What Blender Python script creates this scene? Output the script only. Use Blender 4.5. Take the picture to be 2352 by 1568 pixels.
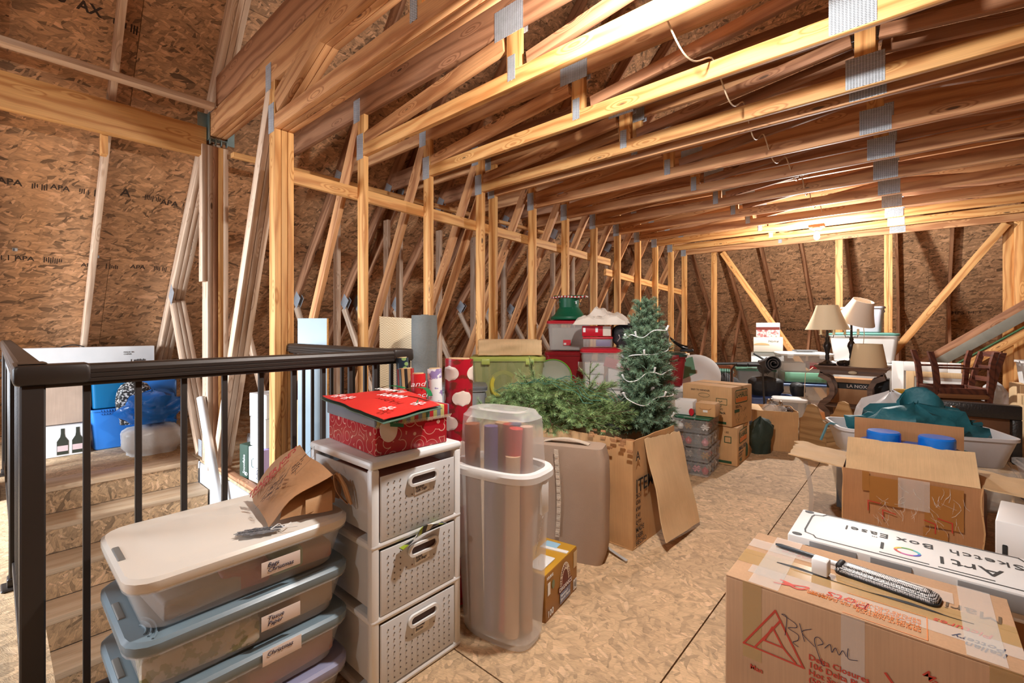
import bpy, bmesh, math, random
from mathutils import Matrix, Vector, Euler, noise
for o in list(bpy.data.objects): bpy.data.objects.remove(o)
R = random.Random(11)
scn = bpy.context.scene
COL = scn.collection
PI = math.pi
rad = math.radians
# ---------------------------------------------------------------- camera
cam = bpy.data.cameras.new('camera'); camo = bpy.data.objects.new('camera', cam); COL.objects.link(camo)
camo.location = (0, 0, 1.18); camo.rotation_euler = (rad(90), 0, rad(41.5))
cam.sensor_width = 36; cam.lens = 36*1055/2352; cam.shift_y = -34/2352; cam.clip_start = .02
scn.camera = camo
# ---------------------------------------------------------------- sky and exposure
w = bpy.data.worlds.new('sky'); scn.world = w; w.use_nodes = True
w.node_tree.nodes['Background'].inputs[0].default_value = (.62, .76, 1, 1)
w.node_tree.nodes['Background'].inputs[1].default_value = 1.2
vs = scn.view_settings
vs.view_transform = 'Standard'; vs.look = 'None'; vs.exposure = .66; vs.gamma = 1; vs.use_curve_mapping = False
# daylight at the window opening of the end wall behind the camera
def area(name, loc, rot, sx, sy, power, col):
    l = bpy.data.lights.new(name, 'AREA'); l.shape = 'RECTANGLE'; l.size = sx; l.size_y = sy; l.energy = power; l.color = col
    o = bpy.data.objects.new(name, l); COL.objects.link(o); o.location = loc; o.rotation_euler = rot; return o
area('window_daylight', (-4.2, -2.78, 1.3), (rad(64), 0, 0), 1.5, 1.5, 145, (.80, .90, 1)).data.spread = rad(100)
# ---------------------------------------------------------------- mesh helpers
def rotm(rx=0, ry=0, rz=0, loc=(0, 0, 0)):
    return Matrix.Translation(loc) @ Euler((rad(rx), rad(ry), rad(rz))).to_matrix().to_4x4()
def rr(w, d, r, n=4, cx=0, cy=0):
    "rounded rectangle ring"
    r = min(r, w/2-1e-4, d/2-1e-4); P = []
    for sx, sy, a0 in ((1, 1, 0), (-1, 1, 90), (-1, -1, 180), (1, -1, 270)):
        for k in range(n+1):
            a = rad(a0+90*k/n); P.append((cx+sx*(w/2-r)+r*math.cos(a), cy+sy*(d/2-r)+r*math.sin(a)))
    return P
def ell(a, b, n=28): return [(a*math.cos(2*PI*k/n), b*math.sin(2*PI*k/n)) for k in range(n)]
class MB:
    def __init__(s): s.v = []; s.f = []; s.m = []; s.mi = 0
    def add(s, vs, fs, M=None):
        b = len(s.v); s.v += [tuple((M @ Vector(p)) if M else p) for p in vs]
        for f in fs: s.f.append([b+i for i in f]); s.m.append(s.mi)
        return s
    def box(s, c, d, M=None):
        x, y, z = c; a, b, e = d[0]/2, d[1]/2, d[2]/2
        V = [(x+i*a, y+j*b, z+k*e) for k in (-1, 1) for j in (-1, 1) for i in (-1, 1)]
        return s.add(V, [(0, 2, 3, 1), (4, 5, 7, 6), (0, 1, 5, 4), (2, 6, 7, 3), (0, 4, 6, 2), (1, 3, 7, 5)], M)
    def loft(s, rings, c0=True, c1=True, M=None, closed=True):
        n = len(rings[0]); V = [p for r in rings for p in r]; F = []
        for i in range(len(rings)-1):
            for k in range(n if closed else n-1):
                a, b = i*n+k, i*n+(k+1) % n; F.append((a, b, b+n, a+n))
        if c0: F.append(tuple(range(n-1, -1, -1)))
        if c1: F.append(tuple((len(rings)-1)*n+k for k in range(n)))
        return s.add(V, F, M)
    def rings(s, spec, c0=True, c1=True, M=None):
        "spec: list of (2d ring, z)"
        return s.loft([[(p[0], p[1], z) for p in r] for r, z in spec], c0, c1, M)
    def prism(s, poly, z0, z1, M=None): return s.rings([(poly, z0), (poly, z1)], M=M)
    def rbox(s, c, d, r=.006, n=2, M=None, e=None):
        "box with rounded vertical and horizontal edges"
        x, y, z = c; w, dd, h = d; e = r if e is None else e
        T = Matrix.Translation((x, y, z)); M = (M @ T) if M else T
        sp = [(rr(w-2*e, dd-2*e, max(r-e, .0005), n), -h/2), (rr(w-.6*e, dd-.6*e, r, n), -h/2+.3*e), (rr(w, dd, r, n), -h/2+e), (rr(w, dd, r, n), h/2-e), (rr(w-.6*e, dd-.6*e, r, n), h/2-.3*e), (rr(w-2*e, dd-2*e, max(r-e, .0005), n), h/2)]
        return s.rings(sp, M=M)
    def tube(s, pts, r, n=8, caps=True, M=None):
        P = [Vector(p) for p in pts]; rings = []; up = None
        for i, p in enumerate(P):
            t = (P[min(i+1, len(P)-1)]-P[max(i-1, 0)]).normalized()
            if up is None: up = t.orthogonal().normalized()
            up = (up-t*up.dot(t)).normalized(); sd = t.cross(up)
            q = r[i] if isinstance(r, (list, tuple)) else r
            rings.append([tuple(p+(up*math.cos(2*PI*k/n)+sd*math.sin(2*PI*k/n))*q) for k in range(n)])
        return s.loft(rings, caps, caps, M)
    def lathe(s, prof, n=24, c=(0, 0, 0), M=None, c0=True, c1=True):
        return s.loft([[(c[0]+r*math.cos(2*PI*k/n), c[1]+r*math.sin(2*PI*k/n), c[2]+z) for k in range(n)] for r, z in prof], c0, c1, M)
    def grid(s, fn, nu, nv, M=None, th=0):
        V = [tuple(fn(i/nu, j/nv)) for j in range(nv+1) for i in range(nu+1)]
        q = lambda i, j: j*(nu+1)+i
        F = [(q(i, j), q(i+1, j), q(i+1, j+1), q(i, j+1)) for j in range(nv) for i in range(nu)]
        if th:
            me = bpy.data.meshes.new('t'); me.from_pydata(V, [], F); me.update()
            N = [v.normal.copy() for v in me.vertices]; bpy.data.meshes.remove(me); b = len(V)
            V += [tuple(Vector(V[i])-N[i]*th) for i in range(b)]
            F += [tuple(b+i for i in reversed(f)) for f in F]
            E = [q(i, 0) for i in range(nu)]+[q(nu, j) for j in range(nv)]+[q(i, nv) for i in range(nu, 0, -1)]+[q(0, j) for j in range(nv, 0, -1)]
            for k in range(len(E)):
                a, c = E[k], E[(k+1) % len(E)]; F.append((c, a, a+b, c+b))
        return s.add(V, F, M)
    def mesh(s, name, mats, smooth=None):
        me = bpy.data.meshes.new(name); me.from_pydata(s.v, [], s.f)
        mats = mats if isinstance(mats, (list, tuple)) else [mats]
        for m in mats: me.materials.append(m)
        if len(mats) > 1: me.polygons.foreach_set('material_index', s.m)
        if smooth:
            me.polygons.foreach_set('use_smooth', [True]*len(me.polygons)); me.set_sharp_from_angle(angle=rad(smooth))
        me.update(); return me
    def out(s, name, mat, parent=None, M=None, smooth=35):
        return obj(name, s.mesh(name, mat, smooth), parent, M)
def obj(name, me, parent=None, M=None):
    o = bpy.data.objects.new(name, me); COL.objects.link(o); o.parent = parent
    if M is not None: o.matrix_basis = M
    return o
def tag(o, label, cat, group=None):
    o['label'] = label; o['category'] = cat
    if group: o['group'] = group
    return o
def thing(name, label, cat, loc=(0, 0, 0), rz=0, group=None, rx=0, ry=0):
    o = bpy.data.objects.new(name, None); COL.objects.link(o); o.empty_display_size = .05
    o.location = loc; o.rotation_euler = (rad(rx), rad(ry), rad(rz)); return tag(o, label, cat, group)
def struct(o): o['kind'] = 'structure'; return o
def dup(root, loc, rz, label, group=None):
    def cp(o, par):
        c = o.copy(); COL.objects.link(c); c.parent = par
        for ch in KIDS.get(o.name, [k for k in o.children]): cp(ch, c)
        return c
    r = cp(root, None); r.location = loc; r.rotation_euler = (0, 0, rad(rz)); r['label'] = label
    if group: r['group'] = group
    return r
KIDS = {}
_bm = {}
def board(name, p0, p1, t, d, mat, parent=None, tdir=(0, 1, 0), ext=0):
    "lumber from p0 to p1: t thick along tdir, d deep across"
    p0, p1 = Vector(p0), Vector(p1); x = (p1-p0); L = x.length; x.normalize()
    y = Vector(tdir); y = (y-x*y.dot(x)).normalized(); z = x.cross(y)
    key = (round(L, 3), t, d, mat.name)
    if key not in _bm: _bm[key] = MB().rbox((0, 0, 0), (L, t, d), .0025, 1).mesh(name, mat, 40)
    M = Matrix((x, y, z)).transposed().to_4x4(); M.translation = (p0+p1)/2
    return obj(name, _bm[key], parent, M)
_dg = None
def txt(s, size, mat, parent, M, name='lettering', font=None, sx=1, bold=0, align='LEFT', shear=0, spacing=1, line=1):
    "flat printed lettering as a thin mesh; text runs along local x, reads up local y"
    cu = bpy.data.curves.new('t', 'FONT'); cu.body = s; cu.size = size; cu.extrude = .0003; cu.offset = bold*size
    cu.align_x = align; cu.shear = shear; cu.space_character = spacing; cu.resolution_u = 2; cu.space_line = line
    o = bpy.data.objects.new('t', cu); COL.objects.link(o)
    dg = bpy.context.evaluated_depsgraph_get(); me = bpy.data.meshes.new_from_object(o.evaluated_get(dg))
    bpy.data.objects.remove(o); me.materials.clear(); me.materials.append(mat)
    return obj(name, me, parent, M @ Matrix.Diagonal((sx, 1, 1, 1)))
def face(o, x, y):
    "matrix of a printed face: origin o, text direction x, up direction y"
    x = Vector(x).normalized(); y = Vector(y); y = (y-x*y.dot(x)).normalized(); z = x.cross(y)
    M = Matrix((x, y, z)).transposed().to_4x4(); M.translation = Vector(o)+z*.0012; return M
def scrawl(pts, r, mat, parent, M, name='handwriting'):
    "pen strokes: list of polylines in the face plane"
    b = MB()
    for pl in pts:
        if name == 'handwriting' and len(pl) > 2:
            q = [pl[0]]+list(pl)+[pl[-1]]; sm = []
            for i in range(1, len(q)-2):
                for k in range(6):
                    u = k/6; P = [Vector(q[i+j]) for j in (-1, 0, 1, 2)]; sm.append(tuple(.5*(2*P[1]+(P[2]-P[0])*u+(2*P[0]-5*P[1]+4*P[2]-P[3])*u*u+(3*P[1]-P[0]-3*P[2]+P[3])*u**3)))
            pl = sm+[pl[-1]]
        for (x0, y0), (x1, y1) in zip(pl, pl[1:]):
            P, F = _seg(x0, y0, x1, y1, r); n_ = len(b.f); b.add([(p[0], p[1], n_*.00001) for p in P], F)
    return b.out(name, mat, parent, M, None)
def _seg(x0, y0, x1, y1, r):
    d = Vector((x1-x0, y1-y0)); d = d.normalized() if d.length else Vector((1, 0)); n = Vector((-d.y, d.x))*r/2; e = d*r/2
    P = [(x0-e.x+n.x, y0-e.y+n.y, 0), (x0-e.x-n.x, y0-e.y-n.y, 0), (x1+e.x-n.x, y1+e.y-n.y, 0), (x1+e.x+n.x, y1+e.y+n.y, 0)]
    return P, [(0, 1, 2, 3)]
# ---------------------------------------------------------------- materials
def newmat(name):
    m = bpy.data.materials.new(name); m.use_nodes = True; nt = m.node_tree
    return m, nt, nt.nodes['Principled BSDF']
def nd(nt, t, ins=None, **kw):
    n = nt.nodes.new(t)
    for k, v in kw.items(): setattr(n, k, v)
    for k, v in (ins or {}).items():
        if isinstance(v, bpy.types.NodeSocket): nt.links.new(v, n.inputs[k])
        else: n.inputs[k].default_value = v
    return n
def c4(c): return (c[0], c[1], c[2], 1)
def s2l(*c): return tuple(((x/255+.055)/1.055)**2.4 if x > 10 else x/255/12.92 for x in c)
_pm = {}
def plain(name, c, rough=.5, metal=0, alpha=1, bump=0, bs=200, var=0, vs_=6, spec=.5, trans=0, coat=0, emit=None, es=1, stretch=None):
    "plain surface with faint procedural colour variation and relief"
    if name in _pm: return _pm[name]
    m, nt, p = newmat(name); I = p.inputs
    I['Base Color'].default_value = c4(c); I['Roughness'].default_value = rough; I['Metallic'].default_value = metal
    I['Alpha'].default_value = alpha; I['Specular IOR Level'].default_value = spec; I['Transmission Weight'].default_value = trans; I['Coat Weight'].default_value = coat
    tc = nd(nt, 'ShaderNodeTexCoord'); vec = tc.outputs['Object']
    if stretch: vec = nd(nt, 'ShaderNodeMapping', {'Vector': vec, 'Scale': stretch}).outputs[0]
    if var:
        n = nd(nt, 'ShaderNodeTexNoise', {'Vector': vec, 'Scale': vs_, 'Detail': 4})
        r = nd(nt, 'ShaderNodeMapRange', {'Value': n.outputs[0], 'From Min': .3, 'From Max': .7, 'To Min': 1-var, 'To Max': 1+var})
        x = nd(nt, 'ShaderNodeVectorMath', {0: c[:3], 3: r.outputs[0]}, operation='SCALE')
        nt.links.new(x.outputs[0], I['Base Color'])
    if bump:
        n = nd(nt, 'ShaderNodeTexNoise', {'Vector': vec, 'Scale': bs, 'Detail': 3})
        b = nd(nt, 'ShaderNodeBump', {'Height': n.outputs[0], 'Strength': bump, 'Distance': .01}); nt.links.new(b.outputs[0], I['Normal'])
    if emit: I['Emission Color'].default_value = c4(emit); I['Emission Strength'].default_value = es
    _pm[name] = m; return m
def ramp(nt, fac, stops):
    n = nd(nt, 'ShaderNodeValToRGB', {'Fac': fac}); e = n.color_ramp.elements
    while len(e) < len(stops): e.new(.5)
    for k, (p, c) in enumerate(stops): e[k].position = p; e[k].color = c4(c)
    return n.outputs[0]
def osb(name, tint, scale=1., flow=0, dark=.5, spread=(0, 38, -33, 80), aspect=3.6, con=1.):
    "oriented strand board: overlapping flakes picked from rotated stretched cells"
    m, nt, p = newmat(name); tc = nd(nt, 'ShaderNodeTexCoord'); oi = nd(nt, 'ShaderNodeObjectInfo')
    off = nd(nt, 'ShaderNodeVectorMath', {0: oi.outputs['Location'], 1: (3.1, 2.3, 1.7)}, operation='MULTIPLY')
    base = nd(nt, 'ShaderNodeVectorMath', {0: tc.outputs['Object'], 1: off.outputs[0]}, operation='ADD').outputs[0]
    wob = nd(nt, 'ShaderNodeTexNoise', {'Vector': base, 'Scale': 9, 'Detail': 2})
    base = nd(nt, 'ShaderNodeVectorMath', {0: base, 1: nd(nt, 'ShaderNodeVectorMath', {0: wob.outputs['Color'], 3: .045}, operation='SCALE').outputs[0]}, operation='ADD').outputs[0]
    best_h = best_v = best_e = None
    for k, a in enumerate(spread):
        s = scale*(9+3*k)
        mp = nd(nt, 'ShaderNodeMapping', {'Vector': base, 'Rotation': (0, 0, rad(a+flow)), 'Scale': (1/s, 1/(s*aspect*(1+.25*(k % 2))), 1)}, vector_type='TEXTURE')
        v = nd(nt, 'ShaderNodeTexVoronoi', {'Vector': mp.outputs[0], 'Scale': 1., 'Randomness': 1.}, voronoi_dimensions='2D')
        sp = nd(nt, 'ShaderNodeSeparateColor', {'Color': v.outputs['Color']})
        h, val, e = sp.outputs[0], sp.outputs[1], v.outputs['Distance']
        if best_h is None: best_h, best_v, best_e = h, val, e
        else:
            g = nd(nt, 'ShaderNodeMath', {0: h, 1: best_h}, operation='GREATER_THAN').outputs[0]
            best_v = nd(nt, 'ShaderNodeMix', {'Factor': g, 'A': best_v, 'B': val}).outputs[0]
            best_e = nd(nt, 'ShaderNodeMix', {'Factor': g, 'A': best_e, 'B': e}).outputs[0]
            best_h = nd(nt, 'ShaderNodeMath', {0: h, 1: best_h}, operation='MAXIMUM').outputs[0]
    t = Vector(tint); D = dark; lo = lambda k: 1-(1-k)*con
    col = ramp(nt, best_v, [(0, t*lo(.42*D)), (.13, t*lo(.62)), (.35, t*lo(.86)), (.6, t*1.0), (.85, t*lo(1.16)), (1, Vector((min(1, t.x*lo(1.4)), min(1, t.y*lo(1.45)), min(1, t.z*lo(1.6)))))])
    gr = nd(nt, 'ShaderNodeTexNoise', {'Vector': nd(nt, 'ShaderNodeMapping', {'Vector': base, 'Rotation': (0, 0, rad(flow)), 'Scale': (1/(30*scale), 1/(260*scale), 1)}, vector_type='TEXTURE').outputs[0], 'Scale': 1., 'Detail': 3})
    g2 = nd(nt, 'ShaderNodeMapRange', {'Value': gr.outputs[0], 'From Min': .3, 'From Max': .75, 'To Min': .74, 'To Max': 1.16})
    ed = nd(nt, 'ShaderNodeMapRange', {'Value': best_e, 'From Min': .45, 'From Max': .95, 'To Min': 1., 'To Max': .68})
    mu = nd(nt, 'ShaderNodeMath', {0: g2.outputs[0], 1: ed.outputs[0]}, operation='MULTIPLY')
    bl = nd(nt, 'ShaderNodeTexNoise', {'Vector': base, 'Scale': 1.3, 'Detail': 2})
    b2 = nd(nt, 'ShaderNodeMapRange', {'Value': bl.outputs[0], 'From Min': .3, 'From Max': .7, 'To Min': .86, 'To Max': 1.12})
    mu = nd(nt, 'ShaderNodeMath', {0: mu.outputs[0], 1: b2.outputs[0]}, operation='MULTIPLY')
    cc = nd(nt, 'ShaderNodeVectorMath', {0: col, 3: mu.outputs[0]}, operation='SCALE')
    nt.links.new(cc.outputs[0], p.inputs['Base Color']); p.inputs['Roughness'].default_value = .72
    hh = nd(nt, 'ShaderNodeMath', {0: best_h, 1: mu.outputs[0]}, operation='ADD')
    b = nd(nt, 'ShaderNodeBump', {'Height': hh.outputs[0], 'Strength': .35, 'Distance': .004}); nt.links.new(b.outputs[0], p.inputs['Normal'])
    return m
def lumber(name, c1, c2, ring=1.):
    "sawn softwood, grain along local x, with knots and per-board tint"
    m, nt, p = newmat(name); tc = nd(nt, 'ShaderNodeTexCoord'); oi = nd(nt, 'ShaderNodeObjectInfo')
    sh = nd(nt, 'ShaderNodeVectorMath', {0: (17.3, 9.1, 5.7), 3: oi.outputs['Random']}, operation='SCALE')
    base = nd(nt, 'ShaderNodeVectorMath', {0: tc.outputs['Object'], 1: sh.outputs[0]}, operation='ADD').outputs[0]
    kn = nd(nt, 'ShaderNodeTexVoronoi', {'Vector': nd(nt, 'ShaderNodeMapping', {'Vector': base, 'Scale': (2.4, 9, 9)}).outputs[0], 'Scale': 1.})
    kd = nd(nt, 'ShaderNodeMapRange', {'Value': kn.outputs['Distance'], 'From Min': .03, 'From Max': .28, 'To Min': 1, 'To Max': 0})
    st = nd(nt, 'ShaderNodeMapping', {'Vector': base, 'Scale': (.7, 9*ring, 9*ring)}).outputs[0]
    dn = nd(nt, 'ShaderNodeTexNoise', {'Vector': nd(nt, 'ShaderNodeMapping', {'Vector': base, 'Scale': (1.1, 6, 6)}).outputs[0], 'Scale': 1., 'Detail': 3})
    ph = nd(nt, 'ShaderNodeMath', {0: dn.outputs[0], 1: kd.outputs[0]}, operation='ADD')
    sp = nd(nt, 'ShaderNodeSeparateXYZ', {'Vector': st})
    r1 = nd(nt, 'ShaderNodeMath', {0: sp.outputs[2], 1: sp.outputs[1]}, operation='ADD')
    r2 = nd(nt, 'ShaderNodeMath', {0: ph.outputs[0], 1: 2.4, 2: r1.outputs[0]}, operation='MULTIPLY_ADD')
    r3 = nd(nt, 'ShaderNodeMath', {0: nd(nt, 'ShaderNodeMath', {0: r2.outputs[0], 1: 7.5}, operation='MULTIPLY').outputs[0]}, operation='SINE')
    r4 = nd(nt, 'ShaderNodeMapRange', {'Value': r3.outputs[0], 'From Min': -1, 'From Max': 1})
    pw = nd(nt, 'ShaderNodeMath', {0: r4.outputs[0], 1: 2.2}, operation='POWER')
    fb = nd(nt, 'ShaderNodeTexNoise', {'Vector': nd(nt, 'ShaderNodeMapping', {'Vector': base, 'Scale': (4, 220, 220)}).outputs[0], 'Scale': 1., 'Detail': 2})
    col = nd(nt, 'ShaderNodeMix', {'Factor': nd(nt, 'ShaderNodeMath', {0: pw.outputs[0], 1: .72}, operation='MULTIPLY').outputs[0]}, data_type='RGBA')
    A = [i for i in col.inputs if i.type == 'RGBA']; A[0].default_value = c4(c1); A[1].default_value = c4(c2)
    oc = [o for o in col.outputs if o.type == 'RGBA'][0]
    k2 = nd(nt, 'ShaderNodeMapRange', {'Value': kn.outputs['Distance'], 'From Min': .055, 'From Max': .085, 'To Min': .25, 'To Max': 1})
    tn = nd(nt, 'ShaderNodeMapRange', {'Value': oi.outputs['Random'], 'To Min': .84, 'To Max': 1.12})
    f2 = nd(nt, 'ShaderNodeMapRange', {'Value': fb.outputs[0], 'From Min': .3, 'From Max': .7, 'To Min': .86, 'To Max': 1.08})
    mu = nd(nt, 'ShaderNodeMath', {0: nd(nt, 'ShaderNodeMath', {0: k2.outputs[0], 1: tn.outputs[0]}, operation='MULTIPLY').outputs[0], 1: f2.outputs[0]}, operation='MULTIPLY')
    cc = nd(nt, 'ShaderNodeVectorMath', {0: oc, 3: mu.outputs[0]}, operation='SCALE')
    nt.links.new(cc.outputs[0], p.inputs['Base Color']); p.inputs['Roughness'].default_value = .62
    b = nd(nt, 'ShaderNodeBump', {'Height': fb.outputs[0], 'Strength': .12, 'Distance': .003}); nt.links.new(b.outputs[0], p.inputs['Normal'])
    return m
def plate_mat():
    m, nt, p = newmat('galvanised plate'); tc = nd(nt, 'ShaderNodeTexCoord')
    sx = nd(nt, 'ShaderNodeSeparateXYZ', {'Vector': tc.outputs['Object']})
    def wv(s, k): return nd(nt, 'ShaderNodeMath', {0: nd(nt, 'ShaderNodeMath', {0: s, 1: k}, operation='MULTIPLY').outputs[0]}, operation='SINE').outputs[0]
    a = wv(sx.outputs[0], 240); b = wv(sx.outputs[2], 900)
    g = nd(nt, 'ShaderNodeMath', {0: a, 1: b}, operation='MULTIPLY').outputs[0]
    f = nd(nt, 'ShaderNodeMapRange', {'Value': g, 'From Min': .25, 'From Max': .5, 'To Min': 1, 'To Max': .22})
    n = nd(nt, 'ShaderNodeTexNoise', {'Vector': tc.outputs['Object'], 'Scale': 25, 'Detail': 3})
    mu = nd(nt, 'ShaderNodeMath', {0: f.outputs[0], 1: nd(nt, 'ShaderNodeMapRange', {'Value': n.outputs[0], 'To Min': .75, 'To Max': 1.2}).outputs[0]}, operation='MULTIPLY')
    cc = nd(nt, 'ShaderNodeVectorMath', {0: (.58, .61, .65), 3: mu.outputs[0]}, operation='SCALE')
    nt.links.new(cc.outputs[0], p.inputs['Base Color']); p.inputs['Metallic'].default_value = .35; p.inputs['Roughness'].default_value = .5
    b_ = nd(nt, 'ShaderNodeBump', {'Height': g, 'Strength': .5, 'Distance': .003}); nt.links.new(b_.outputs[0], p.inputs['Normal'])
    return m
def cardboard(name, c, stripes=1):
    m, nt, p = newmat(name); tc = nd(nt, 'ShaderNodeTexCoord')
    n = nd(nt, 'ShaderNodeTexNoise', {'Vector': tc.outputs['Object'], 'Scale': 5, 'Detail': 5})
    n2 = nd(nt, 'ShaderNodeTexNoise', {'Vector': nd(nt, 'ShaderNodeMapping', {'Vector': tc.outputs['Object'], 'Scale': (220, 220, 5)}).outputs[0], 'Scale': 1., 'Detail': 2})
    a = nd(nt, 'ShaderNodeMapRange', {'Value': n.outputs[0], 'From Min': .3, 'From Max': .7, 'To Min': .9, 'To Max': 1.08})
    b = nd(nt, 'ShaderNodeMapRange', {'Value': n2.outputs[0], 'From Min': .3, 'From Max': .7, 'To Min': .94, 'To Max': 1.04})
    mu = nd(nt, 'ShaderNodeMath', {0: a.outputs[0], 1: b.outputs[0]}, operation='MULTIPLY')
    cc = nd(nt, 'ShaderNodeVectorMath', {0: c, 3: mu.outputs[0]}, operation='SCALE')
    nt.links.new(cc.outputs[0], p.inputs['Base Color']); p.inputs['Roughness'].default_value = .78; p.inputs['Specular IOR Level'].default_value = .3
    bb = nd(nt, 'ShaderNodeBump', {'Height': n2.outputs[0], 'Strength': .1, 'Distance': .002}); nt.links.new(bb.outputs[0], p.inputs['Normal'])
    return m
def pattern(name, kind, cols, scale=20., rough=.35, stretch=(1, 1, 1)):
    "printed paper patterns"
    m, nt, p = newmat(name); tc = nd(nt, 'ShaderNodeTexCoord')
    v = nd(nt, 'ShaderNodeMapping', {'Vector': tc.outputs['Object'], 'Scale': tuple(scale*k for k in stretch)}).outputs[0]
    if kind == 'dots': f = nd(nt, 'ShaderNodeTexVoronoi', {'Vector': v, 'Scale': 1., 'Randomness': .75}).outputs['Distance']; st = [(0, cols[0]), (.30, cols[0]), (.31, cols[1]), (1, cols[1])]
    elif kind == 'swirl':
        q = nd(nt, 'ShaderNodeTexVoronoi', {'Vector': v, 'Scale': 1.}).outputs['Distance']
        f = nd(nt, 'ShaderNodeMath', {0: nd(nt, 'ShaderNodeMath', {0: q, 1: 26.}, operation='MULTIPLY').outputs[0]}, operation='SINE').outputs[0]
        st = [(0, cols[0]), (.93, cols[0]), (.97, cols[1]), (1, cols[1])]
    elif kind == 'stripe':
        s = nd(nt, 'ShaderNodeSeparateXYZ', {'Vector': v}).outputs[0]
        f = nd(nt, 'ShaderNodeMath', {0: s}, operation='FRACT').outputs[0]
        n = len(cols); st = []
        for k, c in enumerate(cols): st += [(k/n, c)]
    elif kind == 'splat': f = nd(nt, 'ShaderNodeTexNoise', {'Vector': v, 'Scale': 1., 'Detail': 3}).outputs[0]; st = [(0, cols[0]), (.52, cols[0]), (.56, cols[1]), (1, cols[1])]
    elif kind == 'mix': f = nd(nt, 'ShaderNodeTexNoise', {'Vector': v, 'Scale': 1., 'Detail': 5}).outputs[0]; n = len(cols); st = [(.3+.4*k/(n-1), c) for k, c in enumerate(cols)]
    elif kind == 'weave':
        f = nd(nt, 'ShaderNodeTexChecker', {'Vector': v, 'Scale': 1., 'Color1': c4((0, 0, 0)), 'Color2': c4((1, 1, 1))}).outputs[1]; st = [(0, cols[0]), (1, cols[1])]
    elif kind == 'scale': f = nd(nt, 'ShaderNodeTexVoronoi', {'Vector': v, 'Scale': 1., 'Randomness': .25}).outputs['Distance']; st = [(0, cols[0]), (.42, cols[0]), (.5, cols[1]), (1, cols[1])]
    col = ramp(nt, f, st)
    if kind == 'stripe': nt.nodes[-1].color_ramp.interpolation = 'CONSTANT'
    nt.links.new(col, p.inputs['Base Color']); p.inputs['Roughness'].default_value = rough
    return m
# ================================================================ materials in use
OSBW = osb('roof sheathing strand board', s2l(200, 152, 110), .95, 0, .7, spread=(0, 24, -22, 62), aspect=3.2)
OSBF = osb('floor strand board', s2l(208, 174, 134), 1.2, 20, .95, spread=(0, 47, 93, 138), aspect=3.0, con=.52)
OSBR = osb('riser strand board', s2l(206, 168, 126), 1., 60, .8, con=.8)
PINE = lumber('sawn pine', s2l(212, 156, 106), s2l(156, 94, 52))
PINE2 = lumber('yellow pine', s2l(228, 172, 106), s2l(182, 112, 50), 1.3)
PINE3 = lumber('pale pine', s2l(214, 186, 160), s2l(176, 140, 112))  # paler, less orange tone of the lumber
PINED = lumber('brown pine', s2l(182, 130, 94), s2l(130, 82, 52))
TREAD = lumber('stair tread pine', s2l(214, 184, 150), s2l(196, 160, 124), .8)
PLATE = plate_mat()
GALV = plain('galvanised hanger', (.30, .42, .42), .4, .8, var=.2)
RAILM = plain('bronze powder coat', s2l(46, 38, 33), .42, .15, bump=.06, bs=900, var=.08)
DRYW = plain('white drywall', (.74, .75, .77), .7, var=.04)
WHITE = plain('white plastic', (.80, .79, .77), .35)
BLACKM = plain('matte black', (.012, .012, .013), .55)
PAPERW = plain('white paper', (.82, .81, .78), .6)
BULB = plain('lit bulb', (1, 1, 1), .5, emit=(1, .93, .80), es=14)
CARD = cardboard('cardboard', s2l(204, 160, 112))
CARDL = cardboard('pale cardboard', s2l(216, 182, 138))
CARDD = cardboard('dark cardboard', s2l(176, 128, 88))
INK = plain('black ink', (.02, .02, .02), .6); INKR = plain('red ink', s2l(190, 62, 44), .6); INKG = plain('dark green ink', s2l(40, 78, 48), .6); INKO = plain('orange ink', s2l(214, 120, 50), .6); INKB = plain('blue black ink', s2l(40, 40, 70), .6); INKW = plain('white ink', (.85, .85, .84), .6)
STAMP = plain('sheathing stamp ink', s2l(62, 46, 36), .8)
# ================================================================ floor, roof deck and end walls
XS = -3.09           # stud wall plane
SL = 1.2             # roof pitch
def zr(x): return 1.18+SL*(x+5.88)   # underside of the left rafters
AX = -.21            # ridge line
YE, YB0 = 10.35, -2.9
def panels(parent, w, h, cols, rows, t, mat, gap=.003, stag=.5, name='panel'):
    "sheets in the parent's local xy plane, top face at z=0"
    g = {}
    for r in range(rows):
        off = (r % 2)*stag*w
        for c in range(-1 if off else 0, cols):
            x0 = max(0, c*w+off); x1 = min(cols*w, (c+1)*w+off)
            if x1-x0 < .05: continue
            k = (round(x1-x0, 3), h)
            if k not in g: g[k] = MB().box((0, 0, -t/2), (x1-x0-gap, h-gap, t)).mesh(name, mat, None)
            obj(name, g[k], parent, Matrix.Translation(((x0+x1)/2, (r+.5)*h, -R.random()*.0008)))
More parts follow.
